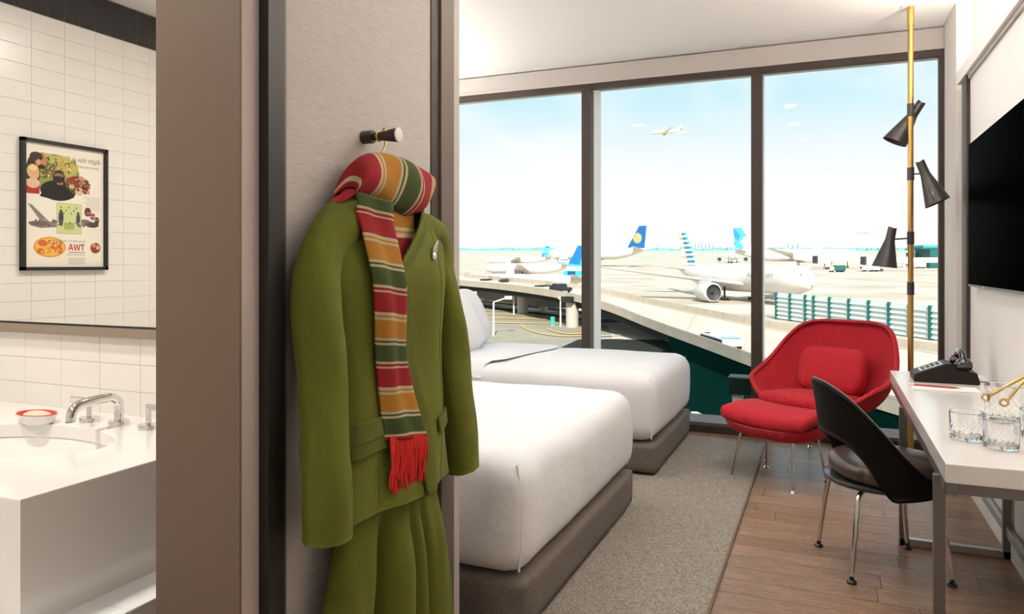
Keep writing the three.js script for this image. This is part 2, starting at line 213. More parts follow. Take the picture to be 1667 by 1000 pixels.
{ // added, unseen lamp strip behind the headboards that brightens the ceiling
  const o = thing('cove_lamp', 'added unseen fill lamp strip high on the wall behind the headboards', 'lamp strip', [-3.44, 2.25, -4.2]); part('bracket', span(-.06, .02, -.012, 0, -1.6, 1.6), M.trimWhite, o); part('channel', span(-.014, .014, 0, .008, -1.55, 1.55), M.trimWhite, o); part('lamp_diffuser', span(-.010, .010, .008, .011, -1.5, 1.5), M.lampGlow, o);
  const l = new THREE.RectAreaLight(C(1, .95, .89), 175 * LAMP, .02, 3.0); l.position.set(0, .014, 0); l.rotation.x = PI / 2; o.add(l); }

// ───────────────────────── rug and beds ─────────────────────────
{ const o = thing('area_rug', 'large grey-beige woven rug under both beds', 'rug', [-1.55, 0, -4.095]); part('woven_top', bx(2.26, .010, 3.49, 0, .005, 0, .004), M.rug, o); part('bound_edge', span(1.125, 1.137, 0, .0095, -1.745, 1.745), M.rugEdge, o); }
function bed(label, z0, z1, seed) { const w = z0 - z1, zc = (z0 + z1) / 2, x1 = -1.0, x0 = -3.1, o = thing('bed', label, 'bed', [0, 0.0, zc]);
  const base = softBox(x1 - x0, .19, w, .022, 6, 0, .002, seed); base.translate((x0 + x1) / 2 + .012, .118, 0); part('upholstered_base', base, M.suede, o); 
  for (const [x, z] of [[x1 - .1, w / 2 - .12], [x1 - .1, -w / 2 + .12], [x0 + .1, w / 2 - .12], [x0 + .1, -w / 2 + .12]]) part('leg', cyl(.03, .025, .025, x, .0235, z, 12), M.blackPlastic, o);
  const mt = softBox(x1 - x0, .44, w + .015, .10, 22, .018, .012, seed + 5); { const p = mt.attributes.position; for (let i = 0; i < p.count; i++) { const y = p.getY(i), t = clamp((y + .22) / .44), s = 1 + .016 * Math.sin(t * PI); p.setX(i, p.getX(i) * s); p.setZ(i, p.getZ(i) * s); } smooth(mt); } mt.translate((x0 + x1) / 2 + .004, .43, 0); part('mattress', mt, M.linen, o);
  for (const s of [1, -1]) part('sheet_seam', tube([V(x1 - .030, .62, s * (w / 2 - .03)), V(x1 - .013, .55, s * (w / 2 - .018)), V(x1 - .008, .40, s * (w / 2 - .016)), V(x1 - .02, .24, s * (w / 2 - .022))], .0045, 30, 6), M.seam, o);
  const hb = softBox(.10, .95, w + .1, .03, 6, 0, 0, seed); hb.translate(x0 - .06, .62, 0); part('headboard', hb, M.suede, o);
  // folded top sheet with a curved edge towards the pillows
  part('folded_sheet', sheet(20, 24, (u, v) => { const zz = lerp(-w / 2 - .012, w / 2 + .012, v), a = Math.abs(zz) / (w / 2), e = lerp(-3.0, -2.05 - .10 * sst(.6, 1, a) + .05 * Math.sin(v * 5), u); const drop = a > .86 ? Math.pow((a - .86) / .155, 2.2) * .10 : 0; return V(e, .668 - drop + .012 * Math.cos(zz / w * PI) * 1.2, zz); }, .008), M.linen, o);
  return o; }
bed('near white-sheeted bed on a taupe base beside the coat panel', -2.44, -4.06, 3); bed('far white-sheeted bed on a taupe base beside the window', -4.63, -5.93, 9);
function pillow(label, p, rot, s = [.62, .20, .48]) { const m = single('pillow', label, 'pillow', (() => { const g = new THREE.SphereGeometry(1, 40, 28), q = g.attributes.position; for (let i = 0; i < q.count; i++) { let x = q.getX(i), y = q.getY(i), z = q.getZ(i); const f = (v, e) => Math.sign(v) * Math.pow(Math.abs(v), e); x = f(x, .62); z = f(z, .62); const e = Math.max(Math.abs(x), Math.abs(z)); y = f(y, 1.0) * (1 - .35 * e * e); q.setXYZ(i, x * s[0] / 2, y * s[1] / 2, z * s[2] / 2); } g.rotateX(PI / 2); g.rotateY(PI / 2); { const q2 = g.attributes.position; for (let i = 0; i < q2.count; i++) { const t = q2.getY(i) / s[2]; q2.setX(i, q2.getX(i) * (1 - .75 * t)); } } g.rotateZ(rot); return smooth(boxUV(g)); })(), M.linen, p); return m; }
pillow('plump white pillow standing at the head of the far bed by the window', [-2.66, .90, -5.10], .30, [.70, .30, .56]);
pillow('white pillow standing at the head of the far bed, second from the window', [-2.76, .90, -5.56], .28, [.5, .26, .5]);
pillow('white pillow standing at the head of the near bed', [-2.78, .91, -3.25], .3, [.7, .28, .5]);

// ───────────────────────── red armchair and footstool ─────────────────────────
{ const o = thing('armchair', 'red ribbed wool lounge armchair with chrome legs by the window', 'armchair', [-.03, 0, -5.46], -.50);
  const rimH = (a) => { const k = Math.abs(a); return curve([[0, .935], [.4, .93], [.75, .89], [1.05, .80], [1.35, .68], [1.65, .60], [2.05, .555], [2.35, .45], [2.7, .395], [3.15, .385]])(k); };
  const rimX = (a) => .435 * Math.sign(Math.sin(a)) * Math.pow(Math.abs(Math.sin(a)), .72) * (Math.abs(a) > 1.7 ? 1 - .30 * sst(1.95, 2.7, Math.abs(a)) : 1), rimZ = (a) => -.40 * Math.sign(Math.cos(a)) * Math.pow(Math.abs(Math.cos(a)), .8) * (Math.abs(a) > PI / 2 ? .80 : 1) + .02;
  const shell = sheet(72, 22, (u, v) => { const a = lerp(-PI, PI, u), k = Math.abs(a), t = v, X = rimX(a), Z = rimZ(a), Y = rimH(a), back = 1 - sst(.9, 2.3, k), rr = lerp(.22, 1, 1 - Math.pow(1 - t, 1.5 + .7 * back)); const g = Math.pow(t, lerp(1.8, 1.5, back)); const flare = sst(.75, 1, t) * .05 * sst(.9, 1.5, k) * (1 - sst(2.1, 2.5, k)); return V(X * (rr + flare * 1.2), .335 + (Y - .335) * g - flare * .3, Z * rr); }, .034, [4.2, 1.0]);
  part('shell', smooth(shell), M.red, o);
  const sc = softBox(.54, .10, .56, .048, 10, .022, 0); { const p = sc.attributes.position; for (let i = 0; i < p.count; i++) { const z = p.getZ(i); p.setX(i, p.getX(i) * (1 - .12 * clamp(-z / .28))); } smooth(sc); } sc.rotateX(-.07); sc.translate(0, .425, .09); part('seat_cushion', sc, M.red, o);
  const bc = softBox(.47, .34, .12, .058, 12, 0, 0); { const p = bc.attributes.position; for (let i = 0; i < p.count; i++) { const x = p.getX(i), y = p.getY(i); p.setX(i, x * (1 - .16 * Math.pow(Math.abs(y) / .18, 3))); p.setY(i, y * (1 - .10 * Math.pow(Math.abs(x) / .27, 2))); p.setZ(i, p.getZ(i) + .10 * x * x / .07 * .6 + .03 * (1 - (x / .27) ** 2) * (1 - (y / .18) ** 2) * Math.sign(p.getZ(i))); } smooth(bc); } bc.rotateX(-.36); bc.translate(0, .60, -.18); part('back_cushion', bc, M.red, o);
  for (const s of [-1, 1]) { part('leg', tube([V(s * .20, .33, .16), V(s * .235, .30, .20), V(s * .255, .15, .25), V(s * .27, .012, .285)], .0085, 30, 10), M.chrome, o); part('leg', tube([V(s * .17, .34, -.14), V(s * .21, .30, -.20), V(s * .25, .15, -.28), V(s * .28, .012, -.335)], .0085, 30, 10), M.chrome, o);
    for (const [x, z] of [[.27, .285], [.28, -.335]]) part('foot', cyl(.014, .020, .012, s * x, .006, z, 16), M.chrome, o); }
  part('under_frame', [rod(V(-.2, .325, .16), V(.2, .325, .16), .008), rod(V(-.17, .335, -.14), V(.17, .335, -.14), .008)], M.chrome, o);
}
{ const o = thing('footstool', 'red ribbed wool footstool with four splayed chrome legs on the rug edge', 'footstool', [-.275, 0, -4.92], -.50);
  const rr = (t, w, d) => { const a = t * 2 * PI, f = (v) => Math.sign(v) * Math.pow(Math.abs(v), .62); return [f(Math.cos(a)) * w, f(Math.sin(a)) * d]; };
  part('shell', smooth(solidLoft(64, 10, (u, v) => { const [x, z] = rr(1 - u, .315, .235); const k = Math.sqrt(1 - Math.pow(1 - v, 2)), s = lerp(.55, 1, k), dip = .035 * (Math.abs(z) / .235) ** 2 * -1 + .03 * (x / .315) ** 2; return V(x * s, lerp(.272, .365 + dip * .6, v), z * s); }, [3, .4])), M.red, o);
  const c = softBox(.60, .085, .43, .04, 12, .026, 0); { const p = c.attributes.position; for (let i = 0; i < p.count; i++) { const x = p.getX(i), z = p.getZ(i); p.setY(i, p.getY(i) + .03 * (x / .3) ** 2 - .015 * (z / .215) ** 2); } smooth(c); } c.translate(0, .392, 0); part('cushion', c, M.red, o);
  for (const [x, z] of [[-.21, .17], [.21, .17], [.21, -.17], [-.21, -.17]]) { part('leg', rod(V(x * .86, .29, z * .8), V(x * 1.0, .01, z * 1.1), .008, 12), M.chrome, o); part('foot', cyl(.012, .019, .011, x, .006, z * 1.1, 16), M.chrome, o); }
}
{ const o = thing('ledge_table', 'low dark green slab on a pale post standing on the window ledge', 'side table', [-.55, .078, -6.17]); part('slab', bx(.34, .125, .17, 0, .30, 0, .006), phy(C(.004, .018, .016), .5, { specularIntensity: .25 }), o); part('top_plate', bx(.345, .012, .175, 0, .369, 0, .003), phy(C(.06, .10, .095), .5, { specularIntensity: .3 }), o); part('post', bx(.075, .24, .10, -.105, .12, 0, .004), std(C(.62, .66, .58), .4), o); part('post', bx(.075, .24, .10, .11, .12, 0, .004), std(C(.62, .66, .58), .4), o); }

// ───────────────────────── desk and its chair ─────────────────────────
{ const o = thing('desk', 'long white desk on a square steel frame along the right wall', 'desk', [.335, 0, -3.675]); const w = .45, L = 2.15;
  part('desktop', (() => { const g = new RoundedBoxGeometry(w, .06, L, 2, .004); g.translate(w / 2, .71, 0); return g; })(), M.deskTop, o);
  part('apron_frame', [bar([V(.014, .661, 1.04), V(.432, .661, 1.04)], .03, .036), bar([V(.018, .661, 1.055), V(.018, .661, -1.055)], .03, .036), bar([V(.432, .661, 1.055), V(.432, .661, -1.055)], .03, .036), bar([V(.018, .661, -1.05), V(.432, .661, -1.05)], .03, .036)], M.steelDark, o);
  for (const z of [.90, -.335]) { part('leg', bar([V(.004, .018, z), V(.004, .645, z)], .034, .034), M.steelDark, o); part('leg', bar([V(.426, .018, z), V(.426, .645, z)], .034, .034), M.steelDark, o); part('floor_bar', bar([V(.0, .018, z), V(.43, .018, z)], .034, .034), M.satin, o); }
  part('wall_rail', bar([V(.428, .13, .9), V(.428, .13, -1.0)], .02, .045), M.satin, o); }
{ const o = thing('desk_chair', 'dark leather desk chair with open curved back on tubular chrome legs', 'chair', [.225, 0, -3.70], 1.90);
  const seat = softBox(.50, .085, .48, .04, 12, .020, 0); { const p = seat.attributes.position; for (let i = 0; i < p.count; i++) { const x = p.getX(i), z = p.getZ(i), a = Math.atan2(z, x), f = 1 / Math.pow(Math.pow(Math.abs(Math.cos(a)), 2.6) + Math.pow(Math.abs(Math.sin(a)), 2.6), 1 / 2.6), m = Math.max(Math.abs(Math.cos(a)), Math.abs(Math.sin(a))); p.setX(i, x * f * m); p.setZ(i, z * f * m); } smooth(seat); } seat.translate(0, .445, .035); part('seat_cushion', seat, M.leatherSeat, o);
  const yT = curve([[0, .825], [.35, .815], [.7, .765], [1.05, .665], [1.4, .55], [1.7, .475], [1.95, .43]]), yL = curve([[0, .605], [.5, .59], [.85, .52], [1.1, .42], [1.25, .375], [1.4, .375], [1.95, .39]]);
  part('back_shell', smooth(sheet(64, 14, (u, v) => { const a = lerp(-1.9, 1.9, u), k = Math.abs(a), y = lerp(yL(k), yT(k), v), h = clamp((y - .40) / .42), r = .262 + .0 * h, lean = -.045 * h * h; const X = Math.sin(a) * (r + .012), Z = -Math.cos(a) * r * .98 + lean * Math.max(0, Math.cos(a)) + .02; return V(X, y, Z); }, .024, [1, 1])), M.leather, o);
  const piping = []; for (let i = 0; i <= 40; i++) { const a = lerp(-1.5, 1.5, i / 40), k = Math.abs(a), y = yT(k) + .011, h = clamp((y - .40) / .42), r = .262; piping.push(V(Math.sin(a) * (r + .012), y, -Math.cos(a) * r * .98 - .045 * h * h * Math.max(0, Math.cos(a)) + .02)); } part('edge_piping', tube(piping, .0035, 80, 6), phy(C(.20, .17, .15), .4), o);
  part('seat_ring', lathe([[.0, .375], [.22, .375], [.235, .385], [.235, .405], [0, .405]]), M.blackPlastic, o);
  for (const [x, z] of [[-.205, .2], [.205, .2], [.205, -.2], [-.205, -.2]]) { part('leg', tube([V(x * .62, .372, z * .62), V(x * .80, .352, z * .80), V(x * .87, .30, z * .86), V(x * 1.0, .03, z * 1.02)], .0105, 30, 12), M.chrome, o); part('foot', [cyl(.009, .009, .022, x, .021, z * 1.02, 12), lathe([[0, 0], [.019, 0], [.021, .006], [.013, .015], [0, .016]], 18).translate(x, 0, z * 1.02)], M.blackPlastic, o); } }

// ───────────────────────── on the desk ─────────────────────────
{ const o = thing('telephone', 'black retro desk telephone with handset resting on its cradle', 'telephone', [.565, .74, -4.43], 0);
  const s = new THREE.Shape(); s.moveTo(-.135, 0); s.lineTo(.135, 0); s.quadraticCurveTo(.142, 0, .14, .015); s.lineTo(.128, .052); s.lineTo(.045, .068); s.quadraticCurveTo(.03, .072, .018, .094); s.lineTo(-.002, .092); s.lineTo(-.128, .040); s.quadraticCurveTo(-.145, .032, -.145, .018); s.lineTo(-.143, .005); s.quadraticCurveTo(-.142, 0, -.135, 0);
  const g = new THREE.ExtrudeGeometry(s, { depth: .175, bevelEnabled: true, bevelSize: .006, bevelThickness: .006, bevelSegments: 2, curveSegments: 8 }); g.translate(0, .002, -.0875); part('body', g, phy(C(.011, .008, .007), .4, { specularIntensity: .5 }), o);
  const dir = V(-.126, -.052, 0).normalize(), nrm = V(-dir.y * -1, 0, 0);
  const tilt = Math.atan2(.052, .126); const face = new THREE.Group(); const fp = part('keypad', (() => { const q = bx(.112, .004, .115, 0, 0, 0, .0015); q.rotateZ(tilt); q.translate(-.066, .074, .0); return q; })(), M.silver, o);
  for (let i = 0; i < 4; i++) for (let j = 0; j < 3; j++) { const q = bx(.015, .007, .018, -.036 + i * .024, .005, -.03 + j * .03, .002); q.rotateZ(tilt); q.translate(-.066, .074, 0); part('key', q, M.blackPlastic, fp); }
  part('front_lip', bx(.012, .03, .178, -.142, .02, 0, .003), M.chrome, o);
  for (const z of [-.055, .055]) part('cradle', bx(.05, .028, .022, .072, .078, z, .006), M.blackPlastic, o);
  const hs = new THREE.Group(); const hg = [tube([V(.072, .105, -.105), V(.072, .146, -.055), V(.072, .156, 0), V(.072, .146, .055), V(.072, .105, .105)], .018, 30, 14)];
  for (const z of [-.092, .092]) { const e = lathe([[0, -.030], [.032, -.030], [.039, -.022], [.040, -.004], [.031, .015], [.015, .026], [0, .028]], 28); e.rotateX(z > 0 ? -.6 : .6); e.translate(.074, .106, z); hg.push(e); } part('handset', hg, phy(C(.012, .009, .009), .14, { clearcoat: .8 }), o);
  part('cord', tube([V(.14, .008, -.03), V(.165, .003, -.028), V(.20, .003, -.02), V(.213, .003, .05), V(.205, .003, .12)], .0025, 40, 6), M.blackPlastic, o); }
single('notepad', 'white notepad lying beside the telephone', 'notepad', bx(.285, .006, .15, 0, .003, 0, .001), M.paper, [.528, .74, -4.13], .03);
{ const o = thing('pencil', 'red pencil lying on the white notepad', 'pencil', [.49, .7505, -4.15], -.17); const b = cyl(.0042, .0042, .18, 0, 0, 0, 6); b.rotateZ(PI / 2); part('barrel', b, std(C(.50, .012, .02), .35), o); const t = cyl(.0003, .0042, .02, 0, 0, 0, 6); t.rotateZ(-PI / 2); t.translate(.10, 0, 0); part('tip', t, std(C(.55, .38, .22), .7), o); const f = cyl(.0046, .0046, .015, 0, 0, 0, 12); f.rotateZ(PI / 2); f.translate(-.098, 0, 0); part('ferrule', f, M.silver, o); const e = cyl(.0043, .0043, .01, 0, 0, 0, 12); e.rotateZ(PI / 2); e.translate(-.11, 0, 0); part('eraser', e, std(C(.75, .72, .68), .8), o); }
function tumbler(r, h) { // cut-crystal tumbler: closed glass with a faceted outside
  const n = 36, prof = [[0, .0], [r * .9, 0], [r * .93, .003]], out = []; const K = 16; for (let i = 0; i <= K; i++) out.push(i / K);
  const outer = grid(n * 2, K, (u, v) => { const a = u * 2 * PI, band = v < .62 && v > .06, cut = band ? .0022 * (Math.abs(((u * n / 2 + v * 5) % 1) - .5) + Math.abs(((u * n / 2 - v * 5 + 50) % 1) - .5) - .5) * 2 : 0; const R = r * lerp(.93, 1, v) - (band ? Math.max(-.001, cut) : 0); return V(Math.cos(a) * R, .003 + v * (h - .005), -Math.sin(a) * R); }, [1, 1]);
  const inner = lathe([[r * .93, h - .002], [r * .96, h], [r * .985, h], [r, h - .002]].reverse().concat([[r * .93, h - .003], [r * .86, .02], [r * .80, .014], [0, .013]]), n * 2), base = lathe([[0, 0], [r * .88, 0], [r * .93, .003]], n * 2);
  return merge([outer, inner, base]); }
const tg = tumbler(.054, .097);
single('tumbler', 'cut crystal tumbler nearest the front left corner of the white desk', 'glass', tg, M.glass, [.448, .7402, -2.985]); single('tumbler', 'cut crystal tumbler standing just right of the corner glass', 'glass', tg, M.glass, [.532, .7402, -2.885], .4); single('tumbler', 'cut crystal tumbler farthest right on the desk, cut by the frame', 'glass', tg, M.glass, [.685, .7402, -3.12], .9);
single('ice_bucket', 'tall cut crystal ice bucket holding the gold tongs', 'ice bucket', tumbler(.072, .145), M.glass, [.635, .7402, -3.36], .2);
{ const o = thing('ice_tongs', 'gold ice tongs with ring ends resting across the crystal bucket', 'tongs', [.635, .74, -3.36]); for (const [s, dx] of [[-1, 0], [1, .055]]) { const a = V(-.062 + dx, .10 - .012 * (s > 0), .035 + s * .012), b = V(.15, .235, -.01); const m = a.clone().lerp(b, .5); m.y += .004; m.x -= dx * .3; part('arm', tube([a, m, b], .0062, 20, 8), M.gold, o); const ring = new THREE.TorusGeometry(.013, .0042, 8, 20); ring.translate(a.x - .008, a.y - .004, a.z); part('ring_end', ring, M.gold, o); } }

// ───────────────────────── television and pole lamp ─────────────────────────
{ const o = thing('television', 'large black flat television mounted on the white panel', 'television', [.74, 1.225, -4.145]); part('casing', span(.004, .045, 0, .806, -.73, .73, .004), M.blackPlastic, o); part('screen', span(.0, .004, .012, .80, -.724, .724), M.screen, o); part('lower_trim', span(-.001, .004, .0, .010, -.73, .73), std(C(.03, .03, .03), .3), o); part('badge', span(-.0025, -.0005, .0015, .0085, -.30, -.27), M.silver, o); }
{ const o = thing('pole_lamp', 'brass floor-to-ceiling pole lamp with three black cone shades', 'lamp', [.509, 0, -5.5]);
  part('pole', cyl(.0175, .0175, 2.93, 0, 1.465, 0), M.brass, o); part('top_sleeve', cyl(.0215, .0215, .125, 0, 2.985, 0), M.brass, o); part('ceiling_plate', cyl(.055, .055, .008, 0, CEIL - .004, 0), M.trimWhite, o); part('floor_foot', lathe([[0, 0], [.06, 0], [.06, .008], [.025, .02], [0, .02]]), M.brass, o);
  for (const y of [2.362, 1.942, 1.52, 1.189]) part('collar', cyl(.0215, .0215, .084, 0, y, 0), M.shade, o);
  const cone = (top, bot, collarY, zoff) => { const a = V(top[0] - .509, top[1], zoff), b = V(bot[0] - .509, bot[1], zoff + .012), L = a.distanceTo(b); const prof = []; const P = [[0, .0265], [.28, .0290], [.34, .0315], [1, .078]]; for (const [t, r] of P) prof.push([r, t * L]); for (const [t, r] of [...P].reverse()) prof.push([r - .0022, t * L]); prof.push(prof[0]); const g = lathe(prof, 40); { const p = g.attributes.position; for (let i = 0; i < p.count; i++) { const t = p.getY(i) / L; if (t > .9) p.setY(i, p.getY(i) + p.getX(i) * .10); if (t < .02) p.setY(i, p.getY(i) - Math.abs(p.getX(i)) * .35 + .006); } g.computeVertexNormals(); } g.applyQuaternion(new THREE.Quaternion().setFromUnitVectors(V(0, 1, 0), b.clone().sub(a).normalize())); g.translate(a.x, a.y, a.z); const s = part('shade', g, M.shade, o); const m = a.clone().lerp(b, .3); part('arm', rod(V(0, collarY, 0), m, .0055), M.bronzeMid, o); const bu = new THREE.SphereGeometry(.025, 16, 12); const q = a.clone().lerp(b, .6); bu.translate(q.x, q.y, q.z); part('bulb', bu, M.ivory, s); };
  cone([.578, 2.42], [.418, 2.165], 2.362, -.058); cone([.560, 2.02], [.660, 1.745], 1.942, .02); cone([.402, 1.59], [.352, 1.33], 1.52, .01); }

// ───────────────────────── coat, scarf and skirt on the peg ─────────────────────────
const GX = WX, GZ = -1.78, GT = PI / 2;      // garment frame: local x runs along the wall, local z stands out from it
{ const o = thing('coat_peg', 'dark wooden coat peg with white end on the grasscloth panel', 'coat hook', [GX, 1.706, -1.752], GT);
  const rx = (g) => { g.rotateX(PI / 2); return g; };
  part('rosette', rx(cyl(.0185, .0185, .032, 0, .016, 0)), M.pegWood, o); part('spindle', rx(lathe([[.0, .03], [.0105, .03], [.0115, .05], [.0205, .115], [.0, .115]])), M.pegWood, o); part('end_disc', rx(lathe([[0, .1185], [.018, .1185], [.0205, .1165], [.0205, .114], [0, .114]])), M.ivory, o); const rg = new THREE.TorusGeometry(.0135, .0028, 8, 24); rg.translate(0, 0, .052); part('brass_ring', rg, M.gold, o); }
{ const o = thing('coat_hanger', 'thin brass hanger hooked over the wooden peg', 'hanger', [GX, 0, GZ], GT);
  part('hook', tube([V(-.032, 1.693, .088), V(-.036, 1.722, .078), V(-.026, 1.728, .066), V(-.022, 1.71, .062), V(-.018, 1.69, .066), V(-.030, 1.668, .068), V(-.038, 1.655, .068), V(-.038, 1.57, .068)], .0022, 60, 8), M.gold, o);
  part('shoulder_bar', tube([V(-.22, 1.435, .06), V(-.16, 1.475, .062), V(-.06, 1.545, .066), V(.0, 1.545, .066), V(.12, 1.475, .062), V(.18, 1.435, .06)], .007, 40, 8), M.pegWood, o); }
const foldN = vnoise(41, 32, 32);
const aY = curve([[.70, .285], [.85, .27], [1.0, .25], [1.2, .265], [1.36, .285], [1.42, .290], [1.455, .262], [1.49, .19], [1.52, .12], [1.545, .07]]), bY = curve([[.70, .074], [.9, .066], [1.1, .060], [1.3, .068], [1.42, .056], [1.49, .046], [1.545, .04]]);
const cX = curve([[.7, -.01], [1.0, -.01], [1.3, -.02], [1.55, .005]]);
const fz = (s) => Math.pow(Math.max(0, 1 - Math.pow(Math.abs(s), 2.5)), 1 / 2.5);
function bodyPt(a, y, off = 0) { const A = aY(y) + off, B = bY(y) + off, c = Math.cos(a), s = Math.sin(a), X = Math.sign(c) * Math.pow(Math.abs(c), .8) * A, Zr = Math.sign(s) * Math.pow(Math.abs(s), .8) * B; const drape = s > 0 ? s * .016 * Math.sin(X * 16 + 2.2 * Math.sin(y * 4) + .6) * sst(1.5, 1.1, y) + s * .010 * (foldN(X * 14 + 9, y * 4) - .5) : 0; return V(X + cX(y), y, Zr + B + .016 + drape); }
function frontZ(X, y) { const A = aY(y), t = clamp((X - cX(y)) / A, -.999, .999), c = Math.sign(t) * Math.pow(Math.abs(t), 1 / .8); return bodyPt(Math.acos(clamp(c, -1, 1)), y).z; }
const vTop = 1.53, vBot = 1.325, vR = (y) => lerp(-.085, .155, Math.pow(clamp((y - vBot) / (vTop - vBot)), .92)), vL = (y) => lerp(-.085, -.15, clamp((y - vBot) / (vTop - vBot)));
{ const o = thing('uniform_jacket', 'olive green wool uniform jacket hanging from the peg', 'jacket', [GX, 0, GZ], GT);
  const NU = 120, NV = 90, full = grid(NU, NV, (u, v) => { const y = lerp(.70, 1.54, v); const p = bodyPt(u * 2 * PI, y); if (v < .01) p.y += .012 * Math.sin(u * 2 * PI) ; return p; }, [1.1, .84], true);
  const idx = full.index.array, keep = [], P = full.attributes.position; for (let i = 0; i < idx.length; i += 3) { const c = V(0, 0, 0); for (let k = 0; k < 3; k++) c.add(V(P.getX(idx[i + k]), P.getY(idx[i + k]), P.getZ(idx[i + k]))); c.divideScalar(3); if (c.y > vBot && c.z > bY(c.y) + .016 && c.x > vL(c.y) && c.x < vR(c.y)) continue; keep.push(idx[i], idx[i + 1], idx[i + 2]); } full.setIndex(keep);
  part('body', full, M.wool, o);
  const edge = (f, n) => { const q = []; for (let i = 0; i <= 14; i++) { const y = lerp(vBot - .004, vTop + .005, i / 14); q.push(V(f(y), y, frontZ(f(y), Math.min(y, 1.5)) + .004)); } return tube(q, n, 40, 8); };
  part('neck_facing', edge(vR, .0055), M.woolEdge, o); part('neck_facing', edge(vL, .0055), M.woolEdge, o);
  const facing = (f, s) => sheet(4, 16, (u, v) => { const y = lerp(vBot, vTop, v), X = f(y) + s * u * .045; return V(X, y, frontZ(X, Math.min(y, 1.5)) + .006 - u * .003); }, .005); part('lapel', facing(vR, 1), M.wool, o); part('lapel', facing((y) => vL(y), -1), M.wool, o);
  part('front_placket', sheet(4, 40, (u, v) => { const y = lerp(.715, vBot + .012, v), X = curve([[0, .008], [.54, -.018], [1, -.096]])(v) + u * .05; return V(X, y + (v > .97 ? -.02 * u : 0), frontZ(X, y) + .009); }, .008), M.wool, o);
  for (const y of [1.285, 1.10, .93]) { const b = lathe([[0, .004], [.006, .004], [.0085, .002], [.0085, 0]], 16); b.rotateX(PI / 2); { const bxx = lerp(.045, -.06, (y - .715) / .62); b.translate(bxx, y, frontZ(bxx, y) + .009); }; part('button', b, M.gold, o); }
  const flap = (x0, x1, y0, y1) => sheet(16, 6, (u, v) => { const X = lerp(x0, x1, u), y = lerp(y0, y1, v) + .008 * Math.sin(u * PI) ; return V(X, y, frontZ(X, y) + .009 - v * .003); }, .007);
  part('pocket_flap', flap(-.262, -.085, .865, .905), M.wool, o); part('pocket_flap', flap(.105, .25, .865, .905), M.wool, o); part('pocket_welt', flap(-.262, -.085, .90, .945), M.wool, o);
  for (const X0 of [-.155, .145]) part('princess_seam', tube(Array.from({ length: 16 }, (_, i) => { const y = lerp(.72, 1.46, i / 15), X = X0 + .02 * Math.sin(i / 15 * 3) - Math.sign(X0) * .0; return V(X, y, frontZ(X, y) + .0005); }), .0018, 50, 5), M.woolEdge, o);
  const sleeve = (pts, rad) => { const cu = new THREE.CatmullRomCurve3(pts.map((p) => V(...p))); return smooth(solidLoft(36, 60, (u, v) => { const p = cu.getPoint(v), tg = cu.getTangent(v), nx = tg.y, ny = -tg.x, nl = Math.hypot(nx, ny), a = u * 2 * PI, ra = rad(v); const wr = .008 * Math.sin(v * 17 + 2 * Math.cos(a)) * sst(.15, .5, v) + .004 * (foldN(u * 32, v * 20) - .5); return V(p.x + Math.cos(a) * (ra[0] + wr) * nx / nl, p.y + Math.cos(a) * (ra[0] + wr) * ny / nl, p.z + Math.sin(a) * (ra[1] + wr)); }, [.35, .75])); };
  const sr = (c0, c1, d0, d1) => (v) => { const end = Math.sqrt(Math.max(.03, 1 - Math.pow(sst(.80, 1, v), 2))); return [lerp(c0, c1, sst(0, .8, v)) * lerp(.35, 1, end), lerp(d0, d1, v) * lerp(.5, 1, end)]; };
  part('sleeve', sleeve([[-.350, .705, .120], [-.352, .80, .122], [-.346, .95, .108], [-.338, 1.12, .088], [-.318, 1.30, .074], [-.280, 1.405, .066], [-.215, 1.452, .062], [-.14, 1.465, .062]], sr(.058, .064, .058, .055)), M.wool, o);
  part('sleeve', sleeve([[.418, .672, .088], [.405, .78, .09], [.372, .95, .086], [.340, 1.12, .078], [.305, 1.30, .068], [.262, 1.405, .062], [.20, 1.452, .060], [.12, 1.465, .060]], sr(.068, .062, .050, .052)), M.wool, o);
  part('lining', smooth(grid(40, 14, (u, v) => { const a = PI + u * PI, y = lerp(1.2, 1.52, v); const p = bodyPt(a, y, -.006); return p; }, [1, 1])), std(C(.05, .065, .012), .95), o);
}
{ const o = thing('pleated_skirt', 'olive green wool skirt with deep folds hanging below the jacket', 'skirt', [GX, 0, GZ], GT);
  const skA = curve([[.08, .345], [.35, .315], [.55, .27], [.75, .205], [.95, .17]]);
  part('skirt_body', smooth(solidLoft(220, 40, (u, v) => { const y = lerp(.08, .95, v), a = u * 2 * PI, A = skA(y), k = 1 - sst(.50, .72, y) * .9, c = Math.cos(a), s = Math.sin(a); const X = Math.sign(c) * Math.pow(Math.abs(c), .85) * A; const t = X / A, pl = (x0, w) => Math.exp(-(((t - x0) / w) ** 2)); const fold = s > 0 ? k * Math.pow(s, .5) * (-.105 * pl(-.40, .10) + .030 * pl(-.08, .12) - .030 * pl(.10, .05) + .020 * pl(.24, .08) - .040 * pl(.40, .07) + .015 * pl(.75, .2) + .015 * pl(-.78, .18) + .004 * Math.sin(X * 70)) : 0; return V(X - .012, y, Math.sign(s) * Math.pow(Math.abs(s), .8) * lerp(.062, .048, sst(.5, .72, y)) + .08 + fold); }, [2.2, .9])), M.wool, o);
  part('waistband', smooth(solidLoft(60, 3, (u, v) => { const a = u * 2 * PI; return V(Math.cos(a) * .165 - .012, lerp(.93, .965, v), Math.sin(a) * .05 + .085); }, [1, .1])), M.woolEdge, o); }
